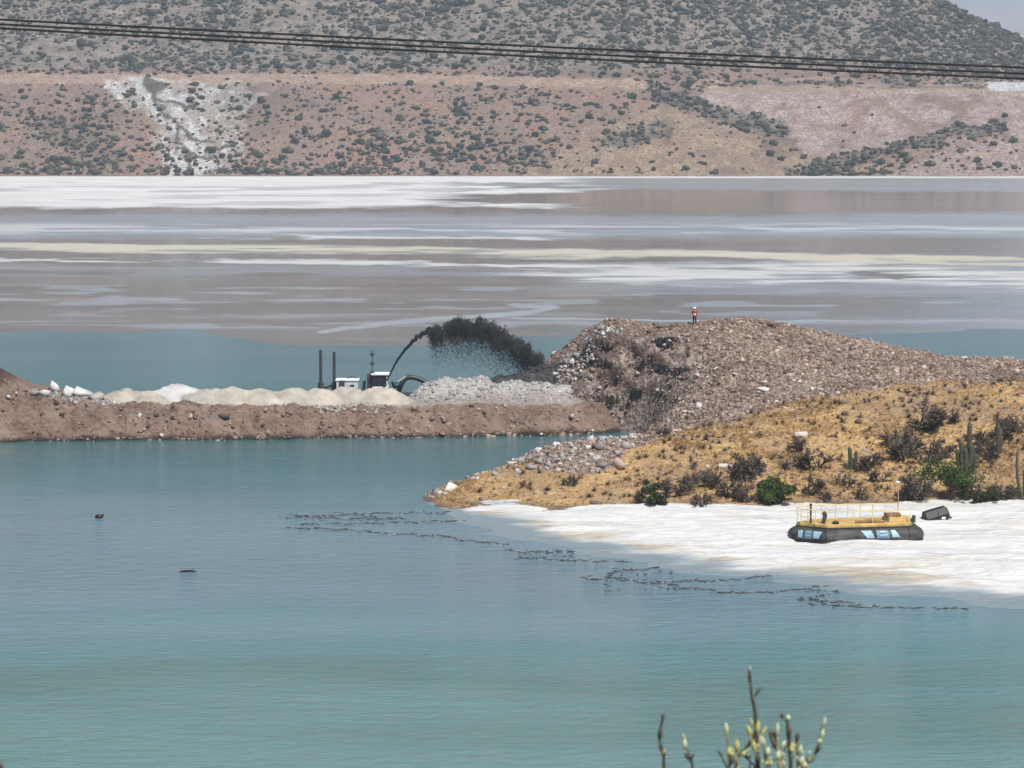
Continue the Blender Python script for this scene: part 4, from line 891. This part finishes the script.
# ------------------------------------------------------------------ plants on the peninsula
def dry_mesh(seed, dens=1.0):
    r = random.Random(seed); mb = MB()
    def br(p, d, L, rad, dep):
        q = p + d * L; m_ = p + d * L * .5 + Vector((r.gauss(0, .06), r.gauss(0, .06), r.gauss(0, .03))) * L
        mb.tube([p, m_, q], [rad, rad * .85, rad * .65], 4 if dep < 2 else 3)
        if dep >= 5: return
        for k in range(r.randint(2, 4 if dep < 3 else 3)):
            nd = (d + Vector((r.gauss(0, .55), r.gauss(0, .55), r.gauss(.05, .32)))).normalized()
            br(q if k else m_, nd, L * r.uniform(.55, .85), max(rad * .68, .016), dep + 1)
    for k in range(r.randint(5, 7)):
        a = r.uniform(0, 6.28); d = Vector((math.cos(a) * .6, math.sin(a) * .6, r.uniform(.6, 1.1))).normalized()
        br(Vector((math.cos(a) * .08, math.sin(a) * .08, -.1)), d, r.uniform(.34, .48), .060, 0)
    me = bpy.data.meshes.new('dry_shrub'); me.from_pydata(mb.v, [], mb.f); me.materials.append(M_DRY); return me
DM = [dry_mesh(500 + i) for i in range(6)]
GRP = 'leafless shrubs on the grassy promontory'
dry = [(672, 497, 1.7, 'dark scrubby bush filling the gap right of the small green bush at the shore'), (728, 495, 1.6, 'dark bush near the shore between two leafless shrubs'), (812, 494, 1.5, 'grey bush close above the left end of the hovercraft rail'), (845, 488, 1.4, 'low grey bush above the middle of the hovercraft rail'), (870, 470, 1.5, 'grey bush on bare soil right of the small cactus'), (960, 492, 1.5, 'dark bush tucked behind the green tree'), (975, 447, 1.7, 'dark shrub touching the right side of the largest cactus clump'), (757, 478, 2.3, 'tall dense grey leafless shrub left of the dark green bush'), (740, 482, 1.9, 'leafless shrub touching the left side of the tallest one'), (690, 490, 1.9, 'low spreading dark shrub right of the small green bush'), (712, 488, 1.6, 'dark leafless shrub in the gap between two larger shrubs'),
    (815, 470, 2.1, 'round grey leafless shrub standing alone up the slope'), (800, 452, 1.4, 'small grey shrub beside the flat pale rock'), (898, 448, 1.9, 'upright dark leafless shrub on the middle slope'), (927, 430, 2.6, 'highest dark leafless shrub on the golden slope'),
    (945, 425, 1.9, 'grey thin shrub just right of the highest shrub'), (905, 460, 2.0, 'brushy grey shrub below the upright dark one'), (925, 466, 2.1, 'grey shrub above the green tree'), (940, 458, 1.8, 'grey shrub between the green tree and the cactus clump'),
    (985, 462, 2.0, 'reddish grey shrub right of the large cactus clump'), (1000, 440, 2.0, 'dense grey shrub at the right side of the slope'), (1012, 430, 1.7, 'shrub at the right edge above the curved cactus'), (918, 500, 2.2, 'twiggy shrub with a dark trunk left of the green tree'),
    (880, 482, 1.3, 'low scrub bush on the slope left of the marker pole'), (905, 500, 1.1, 'tiny reddish shrub at the foot of the marker pole'), (700, 505, 1.3, 'low shrub on the waterline between the green bushes'), (745, 503, 1.5, 'grey shrub on the waterline left of the dark green bush'),
    (640, 502, 1.2, 'small grey shrub left of the small green bush'), (770, 500, 1.4, 'grey brush hugging the foot of the dark green bush'), (570, 486, 1.1, 'small dark shrub on the promontory below the rubble heap'), (662, 437, 1.0, 'small dark shrub at the edge of the grey rubble'),
    (830, 500, 1.0, 'small scrub bush behind the left end of the hovercraft'), (860, 500, 1.0, 'small scrub bush behind the middle of the hovercraft'), (980, 500, 1.6, 'low dark scrub on the shore right of the green tree'), (1005, 500, 1.5, 'low dark scrub on the shore at the right edge'), (790, 470, 1.0, 'little dark shrub beside the round grey one')]
for i, (px, row, h, lab) in enumerate(dry):
    x, y, z = on_pen(px, row); o = bpy.data.objects.new('dry_shrub', DM[i % 6]); link(o); o.location = (x, y, z); k = h / 1.08
    o.scale = (k * 1.05, k, k * .95); o.rotation_euler = (0, 0, random.uniform(0, 6.28)); tag(o, lab, 'shrub', GRP)
# little dry bushes scattered as ground cover
n = 460; L = []
while len(L) < n:
    px = random.uniform(470, 1060); row = random.uniform(392, 506); Yq = 0
    xq = (px - CX) / F * 265; yq = random.uniform(249, 284); zq, gq = penz(np.array([xq]), np.array([yq]))[:2]
    if gq[0] > .5 and zq[0] > .4: L.append((xq, yq, zq[0]))
def tinytwig(seed):
    r = np.random.default_rng(seed); V, Fc = [], []
    for i in range(34):
        a = r.uniform(0, 6.28); e = r.uniform(.2, 1.3); d = np.array([math.cos(a) * math.cos(e), math.sin(a) * math.cos(e), math.sin(e)]); q = np.cross(d, [0, 0, 1]); q /= np.linalg.norm(q); s0 = r.uniform(0, .3)
        V += [d * s0 - q * .05, d * s0 + q * .05, d * r.uniform(.6, 1)]; Fc.append([3*i, 3*i+1, 3*i+2])
    return np.array(V), np.array(Fc)
kind(scatter('low_scrub', [tinytwig(600 + i) for i in range(6)], np.array(L), rng.uniform(.25, .75, n), M_DRY, tilt=.1), 'stuff')
# cacti
def column_mb(base, top, r, bend=(0, 0)):
    mb = MB(); n = 16; rings = []; base, top = Vector(base), Vector(top)
    for k in range(11):
        t = k / 10; c = base.lerp(top, t) + Vector((bend[0], bend[1], 0)) * math.sin(t * math.pi)
        rr = r * (.78 + .22 * min(1, t * 4)) * (1 if t < .86 else math.sqrt(max(.04, 1 - ((t - .86) / .145) ** 2)))
        rings.append([c + Vector((math.cos(2*math.pi*i/n), math.sin(2*math.pi*i/n), 0)) * rr * (1.0 if i % 2 else .80) for i in range(n)])
    return mb.loft(rings)
def cactus(px, row, cols, lab):
    x, y, z = on_pen(px, row); c = empty('cactus', (x, y, z - .1)); tag(c, lab, 'cactus')
    for (u, v, h, r, lx) in cols: column_mb((u * .75, v * .75, 0), (u + lx, v, h), r * 1.3, (.05, 0)).build('column', M_CACT, c, smooth=False)
cactus(851, 470, [(-.12, 0, 2.15, .14, -.05), (.42, .1, 1.75, .13, .02), (.1, .2, 1.2, .12, 0), (-.45, 0, .7, .12, -.05)], 'small cactus of a few upright columns alone on the middle of the golden slope')
cactus(966, 474, [(.18, .3, 4.7, .17, .12), (-.45, 0, 3.1, .16, -.05), (-.1, -.2, 2.4, .16, 0), (.35, -.1, 2.8, .17, .05), (.7, .1, 1.9, .15, .12), (-.75, .2, 2.3, .14, -.08)], 'largest cactus clump, many tall columns above the green tree')
cactus(997, 452, [(.0, 0, 2.6, .14, .1), (.3, .1, 1.6, .13, .05)], 'slim cactus column among grey shrubs right of the largest clump')
x, y, z = on_pen(1021, 500); c = empty('cactus', (x, y, z - .1)); tag(c, 'curved tall cactus arching at the right edge of the picture', 'cactus')
for pts in ([(.25, 0, 0), (-.1, 0, .9), (-.32, 0, 2.0), (-.38, 0, 3.3), (-.36, 0, 4.2)], [(.3, .1, 0), (.28, .1, 1.2), (.22, .1, 2.6)], [(.2, 0, .2), (-.25, 0, .5), (-.5, 0, .95)]):
    q = curve(pts, 16); MB().tube(q, [.13 * (1 - .35 * (i / len(q)) ** 4) for i in range(len(q))], 8).build('column', M_CACT, c)
cactus(896, 450, [(0, 0, 2.0, .11, -.05), (.25, .1, 1.2, .1, .05)], 'thin dark cactus beside the upright leafless shrub')
# green plants
def leafy(px, row, h, wd, mat, lab, seed, cat='bush', name='green_bush', trunk=.25):
    r = random.Random(seed); x, y, z = on_pen(px, row); root = empty(name, (x, y, z - .05)); tag(root, lab, cat); tb = MB(); tips = []
    for k in range(9 if wd > 1.5 else 6):
        a = r.uniform(0, 6.28); q = Vector((math.cos(a) * wd * r.uniform(.25, .75), math.sin(a) * wd * r.uniform(.2, .6), h * r.uniform(.5, .85) if cat == 'tree' else h * r.uniform(.15, .8)))
        pts = [Vector((r.gauss(0, .06), r.gauss(0, .06), 0)), Vector((q.x * .2, q.y * .2, h * trunk)), q.lerp(Vector((0, 0, h * .4)), .35), q]; tb.tube(curve(pts, 9), [.09 * (1 - .085 * i) for i in range(len(curve(pts, 9)))], 5)
        for j in range(3): tips.append(q + Vector((r.gauss(0, wd * .26), r.gauss(0, wd * .22), r.gauss(0, h * .11))))
    tb.build('trunk', M_BARK, root); V, Fc = [], []
    for t in tips:
        rad = r.uniform(.26, .48) * min(h, wd * 1.3) * .62
        for j in range(170):
            d = Vector((r.gauss(0, 1), r.gauss(0, 1), r.gauss(0, .75))); d = d.normalized() * rad * r.random() ** .45; c_ = t + d
            if c_.z < (h * .3 if cat == 'tree' else .05): continue
            e1 = Vector((r.gauss(0, 1), r.gauss(0, 1), r.gauss(0, 1))).normalized(); e2 = e1.cross(Vector((r.gauss(0, 1), r.gauss(0, 1), r.gauss(0, 1)))).normalized(); s = r.uniform(.07, .14)
            o = len(V); V += [c_ - e1 * s, c_ + e2 * s * .55, c_ + e1 * s, c_ - e2 * s * .55]; Fc.append((o, o+1, o+2, o+3))
    mesh_np('crown', [tuple(v) for v in V], Fc, mat, root)
leafy(950, 502, 3.2, 3.0, M_GREEN, 'small bright green tree with a forked trunk on the shore behind the dark tank', 1, 'tree', 'green_tree', .3)
leafy(655, 507, 2.3, 1.2, M_OLIVE, 'small dark green bush at the shore in the middle of the promontory', 2)
leafy(782, 503, 2.1, 1.7, M_GREEN, 'dense green bush on the shore behind the left end of the hovercraft', 3)
leafy(770, 497, 1.7, 1.0, M_OLIVE, 'olive bush half hidden behind the dense green bush', 4)
leafy(985, 504, 1.0, 1.6, M_OLIVE, 'low olive bush spreading on the shore right of the green tree', 5)

# ------------------------------------------------------------------ power cables
for lab, rws in (('topmost of the three dark power cables crossing the view', (19.5, 45.2, 67.5)), ('middle one of the three dark power cables crossing the view', (24.2, 50.6, 73.6)), ('lowest of the three dark power cables crossing the view', (28.2, 55.4, 78.6))):
    c2 = np.polyfit([0, 512, 1024], rws, 2); pts = []
    for q in np.linspace(-1500, 2500, 60):
        a, b_, c = P(q, np.polyval(c2, q), 46.0); pts.append((float(a), float(b_), float(c)))
    tag(MB().tube(pts, .0165, 6).build('power_cable', M_CABLE), lab, 'cable', 'power cables overhead')

# ------------------------------------------------------------------ foreground shrub
YF = 9.0
M_STEM = plain('grey_green_stem', (.22, .22, .13), .8, .35, 40); M_STEMD = plain('dark_stem', (.06, .05, .04), .8, .3, 40)
M_BUDY = plain('yellow_green_bud', (.36, .37, .14), .6, .4, 120); M_BUDP = plain('pale_bud', (.42, .46, .30), .6, .35, 120); M_BUDD = plain('dark_bud', (.07, .06, .04), .7, .3, 60)
gz = 30.9 - .245 * YF
def fpt(px, row, dy=0): a, b_, c = P(px, row, YF + dy); return Vector((float(a), float(b_), float(c)))
bx = float(P(750, 768, YF)[0])
fs = empty('foreground_shrub', (bx, YF, gz - .3)); tag(fs, 'pale budding twigs of a shrub rising from the bottom edge of the picture', 'shrub')
O = Vector((bx, YF, gz - .3))
def stem(pts, r0, r1, mat, buds, root=None, base=None):
    dy = random.uniform(-.12, .12); root = root or fs; O_ = base or O
    w = [fpt(px, row, dy) - O_ for px, row in pts]; low = w[0]
    start = [Vector((random.gauss(0, .05), random.gauss(0, .05), .1)), Vector((low.x * .35, low.y, low.z * .45)), low + Vector((0, 0, -.25))]
    q = curve(start + w, 40); nq = len(q); rad = [r1 + (r0 - r1) * (1 - i / (nq - 1)) ** .6 for i in range(nq)]
    rad = [a * random.uniform(.85, 1.25) for a in rad]
    st_ = MB().tube(q, rad, 7).build('stem', mat, root, smooth=True)
    xb = [(px0 + random.gauss(0, 2.2), row0 + random.uniform(-4, 8), random.uniform(5, 10), random.uniform(2.6, 5), random.gauss(0, .6), random.choice([M_BUDP, M_BUDY, M_STEM, M_BUDD])) for px0, row0 in pts[:-1] if root is fs and 735 < px0 < 815 and row0 > 738 for _ in range(3)]
    for (px, row, ln, wd, ang, bm) in buds + xb:
        c = fpt(px, row, dy - .01) - O_; s = YF / F; Rm = Matrix.Rotation(ang, 3, 'Y'); mb = MB(); rg = []
        for k in range(8):
            t = k / 7; rr = wd / 2 * s * (math.sin(min(1, t * 1.25) * math.pi * .5) * (1 - t ** 2.2) + .08)
            rg.append([c + Rm @ Vector((math.cos(j * .785) * rr, math.sin(j * .785) * rr, t * ln * s)) for j in range(8)])
        nq_ = min(q, key=lambda v: (v - c).length); nq2 = min(q, key=lambda v: (v - c + Vector((0, 0, .012))).length)
        mb.tube([nq2, c], [.0022, .0018], 5)
        mb.loft(rg).build('bud', bm, st_, smooth=True)
stem([(664,772),(663,752),(659,736),(662,722),(662,715)], .0055, .0026, M_STEMD, [(660,740,14,6,.1,M_BUDD),(662,724,12,4.5,.15,M_BUDD),(661,752,12,5,-.1,M_BUDD),(663,756,8,8,.3,M_STEM)])
stem([(693,775),(690,758),(686,747),(684,738)], .005, .0028, M_STEMD, [(685,751,14,7,-.05,M_BUDP),(684,741,8,4,-.1,M_BUDY),(688,760,9,6,-.3,M_BUDD),(691,760,8,4,.4,M_BUDD)])
stem([(758,775),(757,750),(756,728),(755,710),(752,698),(751,688),(750,676)], .0085, .0022, M_STEMD, [(750,685,18,5.5,-.05,M_BUDD),(750,672,7,2.6,0,M_BUDP),(754,697,13,4.5,.62,M_BUDD),(754,704,8,4.5,-.2,M_BUDD),(752,738,14,7,-.35,M_BUDY),(757,735,15,7,.1,M_BUDY),(760,738,14,6,.5,M_BUDY),(754,728,12,4,-.4,M_BUDY),(759,748,16,7,.2,M_BUDP),(756,755,16,7,-.2,M_BUDY),(757,765,12,8,.1,M_BUDD)])
stem([(729,775),(729,752),(728,740),(727,732)], .006, .003, M_STEM, [(727,736,14,6.5,-.1,M_BUDP),(728,757,10,8,.2,M_BUDY),(731,765,10,7,.3,M_BUDD)])
stem([(727,775),(724,762),(720,752)], .004, .002, M_STEMD, [(722,757,9,4,-.5,M_BUDD)])
stem([(738,775),(738,755),(738,746)], .005, .003, M_STEM, [(737,753,14,8,0,M_BUDY),(734,757,8,7,-.6,M_BUDY),(741,757,8,6,.6,M_BUDY)])
stem([(735,770),(743,754),(751,742),(755,735)], .004, .0025, M_STEMD, [])
stem([(756,775),(750,762),(746,756)], .004, .0025, M_STEMD, [(748,760,8,4.5,-.6,M_BUDD)])
stem([(766,775),(766,758),(764,746)], .0065, .004, M_STEM, [(767,758,12,8,.1,M_BUDP),(764,748,12,6,-.1,M_BUDP),(769,768,10,7,.3,M_BUDY)])
stem([(780,775),(778,752),(777,735),(778,728)], .0075, .0035, M_STEM, [(777,737,15,6,.05,M_BUDP),(776,748,10,6,-.4,M_BUDD),(781,750,11,6,.4,M_BUDP),(778,762,12,8,0,M_BUDP),(774,738,10,3.5,-.5,M_BUDD)])
stem([(785,770),(779,755),(772,742),(770,733)], .004, .002, M_STEMD, [(771,739,8,3.5,-.3,M_BUDD)])
stem([(791,775),(790,748),(788,728),(788,720)], .0075, .005, M_STEMD, [(788,722,8,7,0,M_BUDP),(783,719,7,6,-.3,M_BUDD),(789,738,14,8,0,M_BUDD),(791,755,14,8,.1,M_BUDY)])
stem([(798,775),(798,752),(797,740)], .0065, .004, M_STEM, [(797,742,11,7,.05,M_BUDD),(799,756,12,7,.2,M_BUDP),(800,766,11,8,.3,M_BUDP)])
stem([(803,772),(812,759),(818,748),(820,740),(823,726)], .006, .0035, M_STEM, [(821,740,12,6,.2,M_BUDP),(823,727,11,4.5,.25,M_BUDP),(818,752,9,8,.1,M_BUDD),(818,745,8,7,.4,M_BUDP)])
stem([(808,778),(806,766),(801,758)], .005, .003, M_STEM, [(804,770,10,7,.1,M_BUDP)])
lb = Vector((float(P(1, 768, YF)[0]), YF, gz - .3)); ls = empty('foreground_twig', lb); tag(ls, 'dark twig tip poking up in the bottom left corner of the picture', 'twig')
stem([(2, 780), (1, 770), (0, 763)], .006, .004, M_STEMD, [(1, 770, 8, 7, 0, M_BUDD)], ls, lb)
